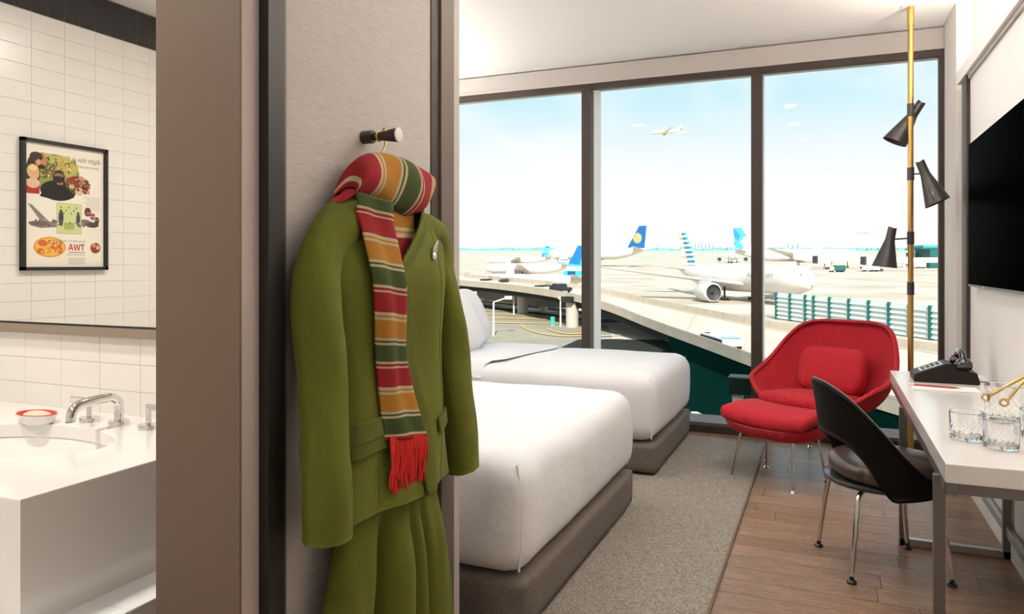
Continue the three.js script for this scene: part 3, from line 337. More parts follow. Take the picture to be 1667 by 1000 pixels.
// striped knit
const SEQ = [['g', 26], ['w', 4], ['r', 4], ['w', 3], ['r', 30], ['w', 5], ['o', 3], ['w', 4], ['o', 28], ['w', 4], ['g', 3], ['w', 4]], SCOL = { g: [76, 92, 38], w: [214, 200, 160], r: [178, 24, 34], o: [206, 140, 42] };
const stripe = (() => { const tot = SEQ.reduce((a, b) => a + b[1], 0), row = []; for (const [c, n] of SEQ) for (let i = 0; i < n * 4; i++) row.push(c); const W = 128; return tex(W, tot * 4, (x, y) => { const c = SCOL[row[(y + (x % 2)) % row.length]], q = .93 + .10 * (nB(x, y) - .5) + .06 * ((x % 4) < 2 ? 1 : -1) * .5; return [c[0] / 255 * q, c[1] / 255 * q, c[2] / 255 * q]; }); })();
stripe.repeat.set(1, 1);
const knitBump = tex(64, 64, (x, y) => .5 + .35 * Math.sin(x * PI / 2) * (.6 + .4 * Math.sin(y * PI / 2)), [24, 24], false);
const knit = phy(C(1, 1, 1), .9, { map: stripe, bumpMap: knitBump, bumpScale: .0008, sheen: .25, sheenRoughness: .6 });
{ const o = thing('striped_scarf', 'red orange and green striped knit scarf draped over the green jacket', 'scarf', [GX, 0, GZ], GT);
  // neck wrap: stripes stand upright, so v runs along it
  const top = curve([[-.225, 1.548], [-.21, 1.578], [-.185, 1.622], [-.12, 1.650], [-.04, 1.655], [.05, 1.650], [.13, 1.635], [.19, 1.622]]), bot = curve([[-.225, 1.505], [-.19, 1.514], [-.1, 1.518], [0, 1.500], [.08, 1.487], [.14, 1.500], [.19, 1.515]]), dep = curve([[-.225, .030], [-.19, .042], [-.1, .05], [.05, .056], [.14, .048], [.19, .030]]);
  const uvn = (g, f) => { const uv = g.attributes.uv; for (let i = 0; i < uv.count; i++) { const [a, b] = f(uv.getX(i), uv.getY(i)); uv.setXY(i, a, b); } return g; };
  part('neck_wrap', smooth(uvn(solidLoft(48, 60, (u, v) => { const X = lerp(-.225, .19, v), a = u * 2 * PI, yt = top(X), yb = bot(X), d = dep(X); const k = .006 * Math.sin(a * 2 + X * 30) ; return V(X + .022 * Math.sin(a) + (Math.sin(a) > 0 ? -.0 : 0), lerp(yb, yt, .5 + .5 * Math.sin(a) * (1 - .0)) , .078 + Math.cos(a) * (d + k)); }), (a, b) => [a * 3, b * 1.43 + .262])), knit, o);
  const tail = part('long_tail', uvn(sheet(16, 90, (u, v) => { const y = lerp(.885, 1.515, v), xc = curve([[.885, -.062], [1.05, -.098], [1.25, -.138], [1.40, -.157], [1.515, -.160]])(y), w = curve([[.885, .142], [1.2, .142], [1.45, .14], [1.515, .14]])(y), s = u - .5, X = xc + s * w; return V(X, y + s * -.018, Math.max(frontZ(X, Math.min(y, 1.46)), frontZ(X + .02, Math.min(y, 1.46))) + .016 + .010 * Math.cos(s * PI) + .006 * Math.sin(u * 9 + y * 5)); }, .012), (a, b) => [a * 2, 3.28 - b * 3.2]), knit, o);
  part('inner_tail', uvn(sheet(12, 26, (u, v) => { const y = lerp(1.26, 1.525, v), X = lerp(-.10, .115, u) * lerp(.75, 1, v) + .0; return V(X, y, .098 - .018 * Math.abs(u - .5) + .010 * Math.sin(v * 4) - .012 * v); }, .01), (a, b) => [a * 2, b * .92 + .0]), knit, o);
  const r = rng(9), fr = []; for (let i = 0; i < 64; i++) { const s = i / 63 - .5, X = -.062 + s * .142, z = frontZ(X, .86) + .024, L = .10 + r() * .045, k = (r() - .5) * .02, q = [V(X, .89 - s * .018, z), V(X + k * .4 + .004 * r(), .89 - L * .4, z + .003 * r()), V(X + k, .89 - L * .75, z + .006 * (r() - .5)), V(X + k * 1.4, .89 - L, z + .006 * (r() - .5))]; fr.push(tube(q, .0021, 12, 5)); }
  const f = part('fringe', fr, std(C(.66, .022, .018), .9), tail); f.userData.kind = 'stuff';
}
{ const o = thing('wing_brooch', 'small silver wing brooch pinned to the green jacket', 'brooch', [GX, 0, GZ], GT); const y0 = 1.38, x0 = .118, z = Math.max(frontZ(x0, y0), frontZ(x0 - .012, y0)) + .006; const d = lathe([[0, .006], [.011, .005], [.014, .002], [.014, 0], [0, 0]], 20); d.rotateX(PI / 2); d.scale(.8, .85, 1); d.translate(x0, y0 - .008, z); part('medallion', d, M.silver, o);
  const s = new THREE.Shape(); s.moveTo(-.006, 0); s.quadraticCurveTo(-.003, .02, .022, .038); s.quadraticCurveTo(.024, .028, .016, .012); s.quadraticCurveTo(.012, .0, .004, -.004); s.closePath(); const g = new THREE.ExtrudeGeometry(s, { depth: .003, bevelEnabled: true, bevelSize: .001, bevelThickness: .001, bevelSegments: 1 }); g.translate(x0, y0, z - .002); part('wing', g, M.silver, o); }

// ───────────────────────── bathroom ─────────────────────────
const tileGeo = (w, h, t = .005, c = .0009) => { const s = new THREE.Shape(); const a = w / 2 - c, b = h / 2 - c; s.moveTo(-a, -b); s.lineTo(a, -b); s.lineTo(a, b); s.lineTo(-a, b); s.closePath(); const g = new THREE.ExtrudeGeometry(s, { depth: t - c, bevelEnabled: true, bevelSize: c, bevelThickness: c, bevelSegments: 1, curveSegments: 1 }); return g; };   // stands on z = 0, proud towards +z
{ const w = struct('wall_bathroom_left', 'white tiled bathroom wall with a black tile border'); part('wall_core', span(BXL - .14, BXL, 0, CEIL, ZM - .1, ZB), M.grout, w);
  const tw = .2035, th = .105, gw = tileGeo(tw - .0014, th - .0014), gb = tileGeo(tw / 2 - .0022, .224), z0 = -1.0 - 4.5 * tw + .012; let rows = 0;
  for (let i = -2; i < 9; i++) for (let j = 0; j < 27; j++) { const y = 2.815 - (j + .5) * th; if (y < .05) continue; const zc = -1.02 + (i - 4) * tw + .36; if (zc - tw / 2 < ZM - .01) continue; const t = part('tile', gw, M.tile, w); t.rotation.y = PI / 2; t.position.set(BXL - .0015, y, zc); }
  for (let i = -13; i < 10; i++) { const zc = -1.02 + .36 + (i + .5) * tw / 2; if (zc - tw / 4 < ZM) continue; const t = part('border_tile', gb, M.tileBlack, w); t.rotation.y = PI / 2; t.position.set(BXL - .0015, 2.815 + .115, zc); }
  part('border_grout', span(BXL, BXL + .0012, 2.815, CEIL, ZM, ZB), M.groutDark, w); }
{ const w = struct('wall_bathroom_mirror', 'white tiled wall under the bathroom mirror'); part('wall_core', span(BXL, WX - .253, 0, CEIL, ZM - .02, ZM), M.grout, w);
  const tw = .209, th = .098, gw = tileGeo(tw - .0014, th - .0014); for (let i = 0; i < 13; i++) for (let j = 0; j < 4; j++) { const x = -2.275 + .42 - (i + .5) * tw, y = 1.083 - (j + .5) * th; if (x - tw / 2 < BXL || x > -1.47) continue; const t = part('tile', gw, M.tile, w); t.position.set(x, y, ZM - .0015); } }
{ const w = struct('floor_bathroom'); part('floor_slab', span(BXL, -1.45, 0, .006, ZM, ZB), M.tile, w); }
{ const o = thing('wall_mirror', 'large bathroom mirror with bronze lower rail above the basin', 'mirror', [-2.86, 0, ZM]); part('mirror_glass', span(-1.36, 1.38, 1.125, 3.0, .012, .018), M.mirror, o); part('lower_rail', span(-1.36, 1.38, 1.083, 1.118, 0, .03), std(C(.30, .245, .195), .45, { metalness: .3 }), o); part('edge_shadow_strip', span(-1.36, 1.38, 1.118, 1.125, .0, .024), M.blackFrame, o); part('backing', span(-1.36, 1.38, 1.118, 3.0, .005, .012), M.blackFrame, o); }  // black strip between glass and lower rail is a shadow line done in colour
{ const o = thing('vanity_counter', 'thick white stone counter with an oval basin', 'counter', [-1.735, 0, ZM + .005]); const D = .782, W = 2.2, Y = .80; // local x runs left (negative), z towards the camera
  const s = new THREE.Shape(); s.moveTo(0, 0); s.lineTo(-W, 0); s.lineTo(-W, -D); s.lineTo(0, -D); s.closePath(); const cx = -.60, cz = -.39, ra = .345, rb = .195; const h = new THREE.Path(); h.absellipse(cx, cz, ra, rb, 0, 2 * PI, true); s.holes.push(h);
  const g = new THREE.ExtrudeGeometry(s, { depth: .04, bevelEnabled: true, bevelSize: .003, bevelThickness: .003, bevelSegments: 2, curveSegments: 64 }); g.rotateX(PI / 2); g.translate(0, Y - .003, 0); { const p = g.attributes.position; for (let i = 0; i < p.count; i++) p.setZ(i, -p.getZ(i)); g.index || 0; const idx = []; for (let i = 0; i < p.count; i += 3) idx.push(i, i + 2, i + 1); g.setIndex(idx); g.computeVertexNormals(); }
  part('worktop', g, M.quartz, o); part('side_panel', span(-.03, .0036, .30, Y - .005, 0, D + .0036), M.quartz, o); part('front_panel', span(-W, -.03, .30, Y - .005, D - .03, D + .0036), M.quartz, o); part('underside', span(-W, -.03, .30, .32, 0, D - .03), M.quartz, o);
  const bowl = lathe([[0, -.15], [.4, -.148], [.7, -.125], [.88, -.08], [.97, -.03], [1.0, .0], [1.06, 0]].map(([x, y]) => [x, y]), 72); { const p = bowl.attributes.position; for (let i = 0; i < p.count; i++) { p.setX(i, p.getX(i) * ra * 1.01); p.setZ(i, p.getZ(i) * rb * 1.01); } bowl.computeVertexNormals(); } bowl.translate(cx, Y - .040, -cz); part('basin', bowl, M.ceramic, o); part('drain', cyl(.024, .024, .006, cx, Y - .188, -cz, 24), M.chrome, o); }
{ const o = thing('basin_tap', 'polished chrome basin tap with two lever handles', 'tap', [-2.225, .80, -1.80]); part('spout_base', cyl(.034, .035, .016, 0, .008, 0), M.chrome, o); part('spout', merge([tube([V(0, .012, 0), V(0, .06, 0), V(0, .083, .006), V(0, .098, .028), V(0, .10, .06), V(0, .096, .13), V(0, .090, .155), V(0, .072, .172), V(0, .045, .176)], .0155, 70, 18), (() => { const c = cyl(.0155, .0155, .002, 0, .044, .1762, 18); return c; })()]), M.chrome, o);
  for (const [s, dx] of [[-1, -.145], [1, .14]]) { const hnd = part('handle_base', cyl(.033, .034, .015, dx, .0075, .002 * s), M.chrome, o); part('handle_stem', cyl(.009, .009, .06, dx, .042, 0), M.chrome, hnd); part('lever', bx(.10, .020, .013, dx + s * .042, .072, 0, .003), M.chrome, hnd); } }
{ const o = thing('soap_dish', 'oval white soap dish with red lining behind the basin', 'soap dish', [-2.52, .80, -1.715]); const f = (g) => { g.scale(1, 1, .62); return g; }; part('dish', f(lathe([[0, 0], [.062, 0], [.072, .006], [.080, .028], [.082, .032], [.079, .033]], 48)), M.ceramic, o); part('red_lining', f(lathe([[.0795, .0331], [.082, .0325], [.080, .035], [.076, .032], [.064, .014], [0, .011]], 48)), M.dishRed, o); }
{ const g = new THREE.SphereGeometry(1, 32, 20); g.scale(.055, .014, .034); single('soap_bar', 'pale pink bar of soap lying in the soap dish', 'soap', g, M.soap, [-2.518, .8265, -1.715]); }
{ const w = thing('tiled_ledge', 'low white tiled ledge running beside the counter end', 'ledge', [-1.663, 0, -1.1]); part('core', span(-.07, .069, 0, .481, -.82, .75), M.whitePaint, w); const g = tileGeo(.142, .198, .008, .0015); for (let i = 0; i < 8; i++) { const t = part('tile', g, std(C(.86, .865, .87), .25), w); t.rotation.x = -PI / 2; t.position.set(0, .481, -.72 + i * .2); } }
{ // framed print on the left wall: seen in the mirror, so its lettering reads backwards there
  const o = thing('framed_print', 'black framed vintage airline print seen in the bathroom mirror', 'framed print', [BXL + .006, 1.695, -.765], PI / 2); const W = .545, Hh = .765;
  const print = canvasTex(768, 1080, (c, w, h) => { c.fillStyle = '#e9e2d3'; c.fillRect(0, 0, w, h); const dab = rng(31), leaf = (x0, y0, w0, h0, n, cols) => { for (let i = 0; i < n; i++) { c.fillStyle = cols[Math.floor(dab() * cols.length)]; c.beginPath(); c.ellipse(x0 + (dab() - .5) * w0, y0 + (dab() - .5) * h0, 4 + dab() * 14, 3 + dab() * 8, dab() * 3, 0, 7); c.fill(); } }; const el = (x, y, a, b, col, rot = 0) => { c.fillStyle = col; c.beginPath(); c.ellipse(x, y, a, b, rot, 0, 7); c.fill(); };
    // reads left to right on the wall: artwork sits at the right, headline at the left
    c.fillStyle = '#2a2622'; c.font = 'italic 52px serif'; c.fillText('Right this is PARIS', 30, 120); c.font = 'italic 30px serif'; c.fillText('just as you picture it...', 50, 170);
    el(500, 250, 250, 170, '#8a9148'); el(430, 180, 170, 90, '#c3ac55'); el(600, 190, 110, 110, '#5d4a2a'); el(560, 130, 80, 50, '#a9b060'); leaf(480, 200, 380, 170, 260, ['#8a9148', '#b9a552', '#5d6a34', '#d8c98c', '#7a5a32', '#a9b060']); leaf(620, 180, 160, 130, 60, ['#4a3a22', '#6d5a35', '#8a6b3c']); el(690, 260, 62, 150, '#241d18'); el(620, 150, 52, 66, '#b97f55'); el(660, 120, 60, 40, '#3b2717'); el(690, 250, 55, 62, '#d9b26a'); el(676, 268, 44, 52, '#d9a981'); c.fillStyle = '#a82722'; c.fillRect(630, 360, 118, 84); el(690, 352, 62, 44, '#dcb393'); el(455, 400, 170, 90, '#16130f'); el(450, 285, 58, 68, '#2b1d12'); el(440, 330, 30, 30, '#a36d48'); el(270, 330, 120, 78, '#7a3326'); el(230, 290, 36, 42, '#c98f66'); el(300, 300, 34, 42, '#8d2d24'); el(190, 350, 46, 60, '#3b2a1d'); el(330, 370, 60, 50, '#4a5a2c'); el(250, 390, 44, 38, '#d8b58c'); leaf(260, 340, 230, 130, 90, ['#8d2d24', '#c98f66', '#3b2a1d', '#d8b58c', '#5a5a2c', '#b34a38']); el(690, 222, 40, 22, '#e8cd8a'); el(640, 165, 20, 24, '#d39a70'); el(612, 205, 30, 20, '#1a1613'); el(450, 262, 46, 20, '#8a6a48'); el(452, 300, 50, 30, '#22160d'); c.fillStyle = '#0d0b0a'; c.beginPath(); c.moveTo(300, 450); c.quadraticCurveTo(350, 350, 450, 345); c.quadraticCurveTo(580, 360, 630, 460); c.quadraticCurveTo(460, 500, 300, 450); c.fill();
    c.strokeStyle = '#8c857a'; c.lineWidth = 3; for (let i = 0; i < 8; i++) { c.beginPath(); c.moveTo(40, 440 + i * 16); c.lineTo(210 - (i % 3) * 18, 440 + i * 16); c.stroke(); }
    c.fillStyle = '#857a73'; c.beginPath(); c.moveTo(740, 530); c.lineTo(700, 540); c.lineTo(540, 680); c.lineTo(180, 640); c.lineTo(120, 665); c.lineTo(200, 700); c.lineTo(620, 740); c.lineTo(720, 720); c.lineTo(610, 690); c.closePath(); c.fill(); el(640, 700, 90, 22, '#6d5a55'); el(120, 690, 70, 26, '#4f4440');
    c.fillStyle = '#c9cf8f'; c.fillRect(230, 510, 240, 270); c.strokeStyle = '#7d8456'; c.strokeRect(230, 510, 240, 270); el(430, 640, 24, 70, '#3a3b52'); el(430, 580, 13, 16, '#6a4a38'); el(262, 650, 20, 60, '#43455e'); el(262, 592, 12, 14, '#6a4a38'); c.fillStyle = '#a3ac62'; c.fillRect(300, 680, 100, 64); for (let i = 0; i < 7; i++) el(280 + i * 25, 545 + (i % 3) * 26, 9, 7, '#6d7246'); el(165, 575, 34, 44, '#6b3a33'); el(115, 610, 26, 34, '#8a5147'); el(70, 650, 24, 36, '#563a36'); for (const y of [560, 590, 620]) { c.fillStyle = '#d9c8b8'; c.fillRect(60, y + 20, 120, 6); }
    el(535, 905, 150, 90, '#d98b34'); el(535, 905, 138, 80, '#e8b24c'); el(600, 870, 44, 28, '#c9662a'); el(480, 890, 56, 34, '#c9662a'); el(440, 930, 24, 34, '#c9662a'); el(620, 940, 34, 24, '#c9662a'); leaf(535, 905, 210, 110, 50, ['#d98b34', '#f0cf7a', '#c9662a']); leaf(85, 905, 80, 70, 24, ['#8b3b2b', '#c98f66', '#3b2a1d']); leaf(400, 690, 560, 60, 40, ['#6d625c', '#a39a92', '#574c48']);
    c.fillStyle = '#b3262b'; c.font = 'bold 78px sans-serif'; c.fillText('TWA', 195, 930); c.fillRect(195, 945, 160, 6); c.fillStyle = '#4b6a6a'; c.font = 'italic 26px serif'; c.fillText('Across the U.S. and overseas', 185, 855); c.fillStyle = '#6b635a'; c.font = '17px sans-serif'; c.fillText('TRANS WORLD AIRLINE', 195, 975);
    for (let i = 0; i < 6; i++) { c.beginPath(); c.moveTo(190, 1000 + i * 11); c.lineTo(360, 1000 + i * 11); c.stroke(); } el(85, 905, 52, 50, '#8b3b2b'); el(100, 880, 20, 22, '#c98f66'); el(60, 900, 18, 20, '#d8b58c'); });
  part('frame', [span(-W / 2, W / 2, Hh / 2 - .02, Hh / 2, 0, .032), span(-W / 2, W / 2, -Hh / 2, -Hh / 2 + .02, 0, .032), span(-W / 2, -W / 2 + .02, -Hh / 2, Hh / 2, 0, .032), span(W / 2 - .02, W / 2, -Hh / 2, Hh / 2, 0, .032)], M.blackFrame, o);
  const pg = new THREE.PlaneGeometry(W - .04, Hh - .04); pg.translate(0, 0, .012); part('print', pg, std(C(1, 1, 1), .5, { map: print }), o); part('backing_board', span(-W / 2 + .01, W / 2 - .01, -Hh / 2 + .01, Hh / 2 - .01, .0, .010), M.paper, o); }

// ───────────────────────── the airport outside ─────────────────────────
const HG = 12, SL = 27 / 1204, cY = Math.cos(YAW), sY = Math.sin(YAW);   // apron lies 12 m below the eye and climbs gently away from the hotel
const gy = (D) => EYE - HG + SL * D;
const outP = (L, D, h = 0) => V(cY * L - sY * D, gy(D) + h, -sY * L - cY * D);
const turnOf = (hL, hD) => Math.atan2(-(-sY * hL - cY * hD), cY * hL - sY * hD);
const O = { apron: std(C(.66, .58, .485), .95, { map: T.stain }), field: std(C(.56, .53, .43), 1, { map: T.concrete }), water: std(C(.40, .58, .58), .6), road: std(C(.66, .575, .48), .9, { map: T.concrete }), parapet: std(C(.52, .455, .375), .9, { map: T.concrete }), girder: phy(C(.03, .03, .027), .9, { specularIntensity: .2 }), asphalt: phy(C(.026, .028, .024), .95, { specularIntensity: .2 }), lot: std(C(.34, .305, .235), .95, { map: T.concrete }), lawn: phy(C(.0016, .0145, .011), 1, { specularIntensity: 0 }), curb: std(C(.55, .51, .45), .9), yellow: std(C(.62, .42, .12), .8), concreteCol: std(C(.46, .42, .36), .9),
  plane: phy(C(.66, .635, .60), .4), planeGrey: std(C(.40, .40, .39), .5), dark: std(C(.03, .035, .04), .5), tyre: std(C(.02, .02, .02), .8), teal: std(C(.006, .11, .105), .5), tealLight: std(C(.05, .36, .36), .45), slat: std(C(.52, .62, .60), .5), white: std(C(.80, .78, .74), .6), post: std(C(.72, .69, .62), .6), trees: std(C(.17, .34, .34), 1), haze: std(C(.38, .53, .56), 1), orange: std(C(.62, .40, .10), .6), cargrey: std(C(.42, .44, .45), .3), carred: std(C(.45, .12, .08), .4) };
function poly(pts, h) { // flat ground patch from [L, D] corners, following the slope
  const s = new THREE.Shape(pts.map(([l, d]) => new THREE.Vector2(l, d))), g = new THREE.ShapeGeometry(s), p = g.attributes.position, uv = g.attributes.uv; const low = [];
  for (let i = 0; i < p.count; i++) { const l = p.getX(i), d = p.getY(i), q = outP(l, d, h); p.setXYZ(i, q.x, q.y, q.z); uv.setXY(i, l, d); } g.computeVertexNormals(); if (g.attributes.normal.getY(0) < 0) { const ix = g.index.array; for (let i = 0; i < ix.length; i += 3) { const t = ix[i + 1]; ix[i + 1] = ix[i + 2]; ix[i + 2] = t; } g.computeVertexNormals(); } return g; }
{ const o = struct('ground_apron', 'wide pale concrete airport apron'); part('apron_slab', poly([[-700, 12], [700, 12], [900, 640], [-900, 640]], 0), O.apron, o); part('far_field', poly([[-2600, 640], [2600, 640], [3200, 1750], [-3200, 1750]], 0), O.field, o); part('bay_water', poly([[-4200, 1750], [4200, 1750], [5200, 3100], [-5200, 3100]], 0), O.water, o);
  for (const [a, b, c] of [[420, 436, 60], [520, 530, -40], [330, 338, 120]]) part('taxi_strip', poly([[c - 200, a], [c + 500, a + 18], [c + 500, b + 18], [c - 200, b]], .02), std(C(.54, .475, .40), .95), o); }
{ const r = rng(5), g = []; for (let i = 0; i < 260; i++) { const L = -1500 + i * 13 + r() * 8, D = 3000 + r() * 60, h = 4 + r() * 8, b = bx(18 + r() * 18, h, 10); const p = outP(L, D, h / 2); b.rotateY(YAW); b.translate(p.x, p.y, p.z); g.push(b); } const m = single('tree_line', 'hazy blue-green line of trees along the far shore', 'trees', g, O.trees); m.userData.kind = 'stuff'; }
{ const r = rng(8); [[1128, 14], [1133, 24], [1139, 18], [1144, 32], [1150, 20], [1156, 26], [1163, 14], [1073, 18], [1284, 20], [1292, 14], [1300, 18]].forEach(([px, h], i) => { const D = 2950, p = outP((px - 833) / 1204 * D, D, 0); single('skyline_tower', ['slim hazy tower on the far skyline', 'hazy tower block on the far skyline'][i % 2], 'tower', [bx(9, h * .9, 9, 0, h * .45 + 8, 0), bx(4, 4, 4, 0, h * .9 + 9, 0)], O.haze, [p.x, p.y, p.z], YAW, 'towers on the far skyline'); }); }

// elevated road
const NEAR = [[-18.2, 165, 5.56], [-11, 150, 5.45], [-3.8, 137, 5.5], [1.8, 125, 5.52], [6.4, 115, 5.38], [10.1, 108, 5.02], [13.7, 99, 4.27], [16, 92, 3.55], [17.7, 83, 3.2], [19.2, 73, 3.05], [20.3, 62, 3.05], [21.8, 54, 2.95], [23.4, 48, 2.75], [24.9, 43, 2.6], [25.8, 38, 2.5]], FAR = [[-22.1, 200, 5.69], [-13.3, 182, 5.65], [-4.5, 165, 5.7], [2.1, 150, 5.72], [7.8, 140, 5.6], [12.6, 134, 5.25], [17.6, 127, 4.55], [20.9, 120, 4.03], [23.9, 112, 3.7], [27.1, 103, 3.42], [30.2, 93.6, 3.14], [34.4, 85, 2.85], [38.5, 79, 2.66], [41.7, 72, 2.62], [44.8, 66, 2.57]];
const curN = new THREE.CatmullRomCurve3(NEAR.map(([l, d, h]) => outP(l, d, h))), curF = new THREE.CatmullRomCurve3(FAR.map(([l, d, h]) => outP(l, d, h)));
{ const o = thing('elevated_road', 'curving pale concrete elevated road outside the window', 'road'); const n = 84, down = (p, k) => p.clone().add(V(0, -k, 0));
  const N = (t) => curN.getPoint(t), F = (t) => curF.getPoint(t), across = (t) => F(t).sub(N(t)).setY(0).normalize();
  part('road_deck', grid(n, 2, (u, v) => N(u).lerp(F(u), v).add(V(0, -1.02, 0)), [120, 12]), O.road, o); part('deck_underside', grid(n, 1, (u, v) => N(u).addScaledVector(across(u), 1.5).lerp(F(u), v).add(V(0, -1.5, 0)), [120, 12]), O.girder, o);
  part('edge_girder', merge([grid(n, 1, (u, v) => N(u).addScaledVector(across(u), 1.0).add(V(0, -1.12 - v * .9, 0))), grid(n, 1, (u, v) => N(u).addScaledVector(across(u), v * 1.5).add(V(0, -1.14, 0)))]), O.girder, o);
  const seg = 30; for (const [cv, s, nm] of [[N, 1, 'parapet'], [F, -1, 'parapet']]) for (let k = 0; k < seg; k++) { const t0 = k / seg + .0001, t1 = (k + 1) / seg - .0001; const ring = [[0, 0], [0, -1.14], [.3, -1.14], [.3, 0]]; const fn = (u, v) => { const t = lerp(t0, t1, v), i = Math.floor(u * 4 + 1e-6) % 4, f = u * 4 - Math.floor(u * 4 + 1e-6), a = ring[i], b = ring[(i + 1) % 4]; return cv(t).addScaledVector(across(t), s * lerp(a[0], b[0], f)).add(V(0, lerp(a[1], b[1], f), 0)); }; const g = merge([grid(4, 3, fn, [2, 4], false), cap(4, fn, 0, false), cap(4, fn, 1, true)]); g.computeVertexNormals(); part(nm, g, O.parapet, o); }
  part('parapet_rail', [grid(n, 1, (u, v) => N(u).addScaledVector(across(u), -.03).add(V(0, -.12 - v * .05, 0))), grid(n, 1, (u, v) => F(u).addScaledVector(across(u), -.33).add(V(0, -.98 + v * .16, 0)))], O.curb, o);
  for (const [px, D, h, r] of [[931, 111.1, 4.1, .95], [850, 134, 4.3, .95], [884, 140, 4.3, .8], [794, 165, 4.4, .8]]) { const p = outP((px - 833) / 1204 * D, D, 0); part('pillar', cyl(r, r, h, p.x, p.y + h / 2, p.z, 20), O.concreteCol, o); const c = bx(3.4, .9, 1.8, 0, 0, 0); c.rotateY(YAW + .9); c.translate(p.x, p.y + h + .1, p.z); part('pier_cap', c, O.girder, o); }
  // embankment wall under the near half
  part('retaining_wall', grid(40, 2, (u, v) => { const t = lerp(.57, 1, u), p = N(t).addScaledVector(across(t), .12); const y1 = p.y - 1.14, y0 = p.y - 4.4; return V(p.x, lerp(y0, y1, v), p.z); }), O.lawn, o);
  part('joint_strip', grid(8, 1, (u, v) => { const t = .60 + v * .004 + u * .02; return N(t).lerp(F(t), u).add(V(0, -1.0, 0)); }), O.parapet, o); }
{ const o = struct('ground_lot', 'car park and road under the elevated road'); part('lot_surface', poly([[-60, 70], [11, 70], [14.5, 112], [10, 150], [-60, 190]], .03), O.lot, o); part('dark_road', poly([[8.6, 96], [30, 96], [24, 80], [20, 70], [6, 70], [5, 86]], .05), O.asphalt, o); part('lawn', poly([[8, 20], [60, 20], [40, 60], [24, 84], [17.5, 86], [12.5, 64]], .08), O.lawn, o); part('service_road', poly([[-40, 168], [-8, 150], [14, 118], [24, 118], [6, 152], [-30, 185]], .06), O.asphalt, o); part('pale_strip', poly([[-10, 160], [2, 140], [13, 122], [16, 124], [4, 145], [-8, 165]], .09), O.road, o); part('curb', poly([[12.6, 49], [14.2, 49], [13.4, 53.5], [12.9, 53.5]], .12), O.curb, o); part('curb', poly([[10, 44.5], [16, 44.5], [16, 49], [10, 49]], .12), O.curb, o);
  for (let i = 0; i < 7; i++) { const d = 118 + i * 7; part('lane_line', poly([[-9 + i * .8, d], [-9 + i * .8, d + 1.2], [9.5 - i * 1.5, d - 4 + 1.2], [9.5 - i * 1.5, d - 4]], .12), O.yellow, o); }
  const arc = (R, w, cx, cz, a0, a1) => { const pts = []; for (let i = 0; i <= 20; i++) { const a = lerp(a0, a1, i / 20); pts.push([cx + Math.cos(a) * R, cz + Math.sin(a) * R * 3]); } for (let i = 20; i >= 0; i--) { const a = lerp(a0, a1, i / 20); pts.push([cx + Math.cos(a) * (R - w), cz + Math.sin(a) * (R - w) * 3]); } return poly(pts, .13); }; part('island_line', arc(3.6, .35, 8.4, 112, -2.8, .6), O.yellow, o); part('island_line', arc(6.5, .3, 7.5, 118, -2.9, -.6), O.yellow, o); part('crossing_line', poly([[9.5, 98.6], [15, 100], [15, 100.7], [9.5, 99.3]], .13), O.white, o); part('crossing_line', poly([[9, 95.2], [14.6, 96.5], [14.6, 97.2], [9, 95.9]], .13), O.white, o); }
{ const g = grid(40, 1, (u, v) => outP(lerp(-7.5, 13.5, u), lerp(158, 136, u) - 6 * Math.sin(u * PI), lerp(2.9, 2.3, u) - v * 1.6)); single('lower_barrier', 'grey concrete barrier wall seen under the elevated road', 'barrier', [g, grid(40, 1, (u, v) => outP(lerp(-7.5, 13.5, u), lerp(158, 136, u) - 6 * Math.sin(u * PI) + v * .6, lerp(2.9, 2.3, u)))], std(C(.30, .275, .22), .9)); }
function lampPost(px, D, h, label, arm) { const p = outP((px - 833) / 1204 * D, D), o = thing('lamp_post', label, 'lamp post', [p.x, p.y, p.z], YAW); part('pole', cyl(.11, .15, h, 0, h / 2, 0, 10), O.post, o); if (arm) { part('arm', rod(V(0, h, 0), V(1.7, h + .55, 0), .1, 8), O.post, o); part('lamp_head', bx(1.0, .45, .5, 2.0, h + .6, 0, .05), O.white, o); } else part('lamp_head', bx(.7, .3, .5, 0, h + .1, 0, .05), O.white, o); }
lampPost(803, 100, 4.6, 'pale lamp post with a bent arm in the car park', true); lampPost(836, 132, 4.4, 'thin pale lamp post left of the second road pillar', false); lampPost(912, 112, 4.2, 'thin pale lamp post left of the nearest road pillar', false);
{ const p = outP(6.2, 113), o = thing('sign_box', 'small green sign box standing in the car park', 'sign', [p.x, p.y, p.z], YAW); part('box', bx(.62, 1.35, .35, 0, .75, 0, .03), std(C(.03, .36, .28), .6), o); part('foot', bx(.7, .1, .45, 0, .05, 0), O.concreteCol, o); }
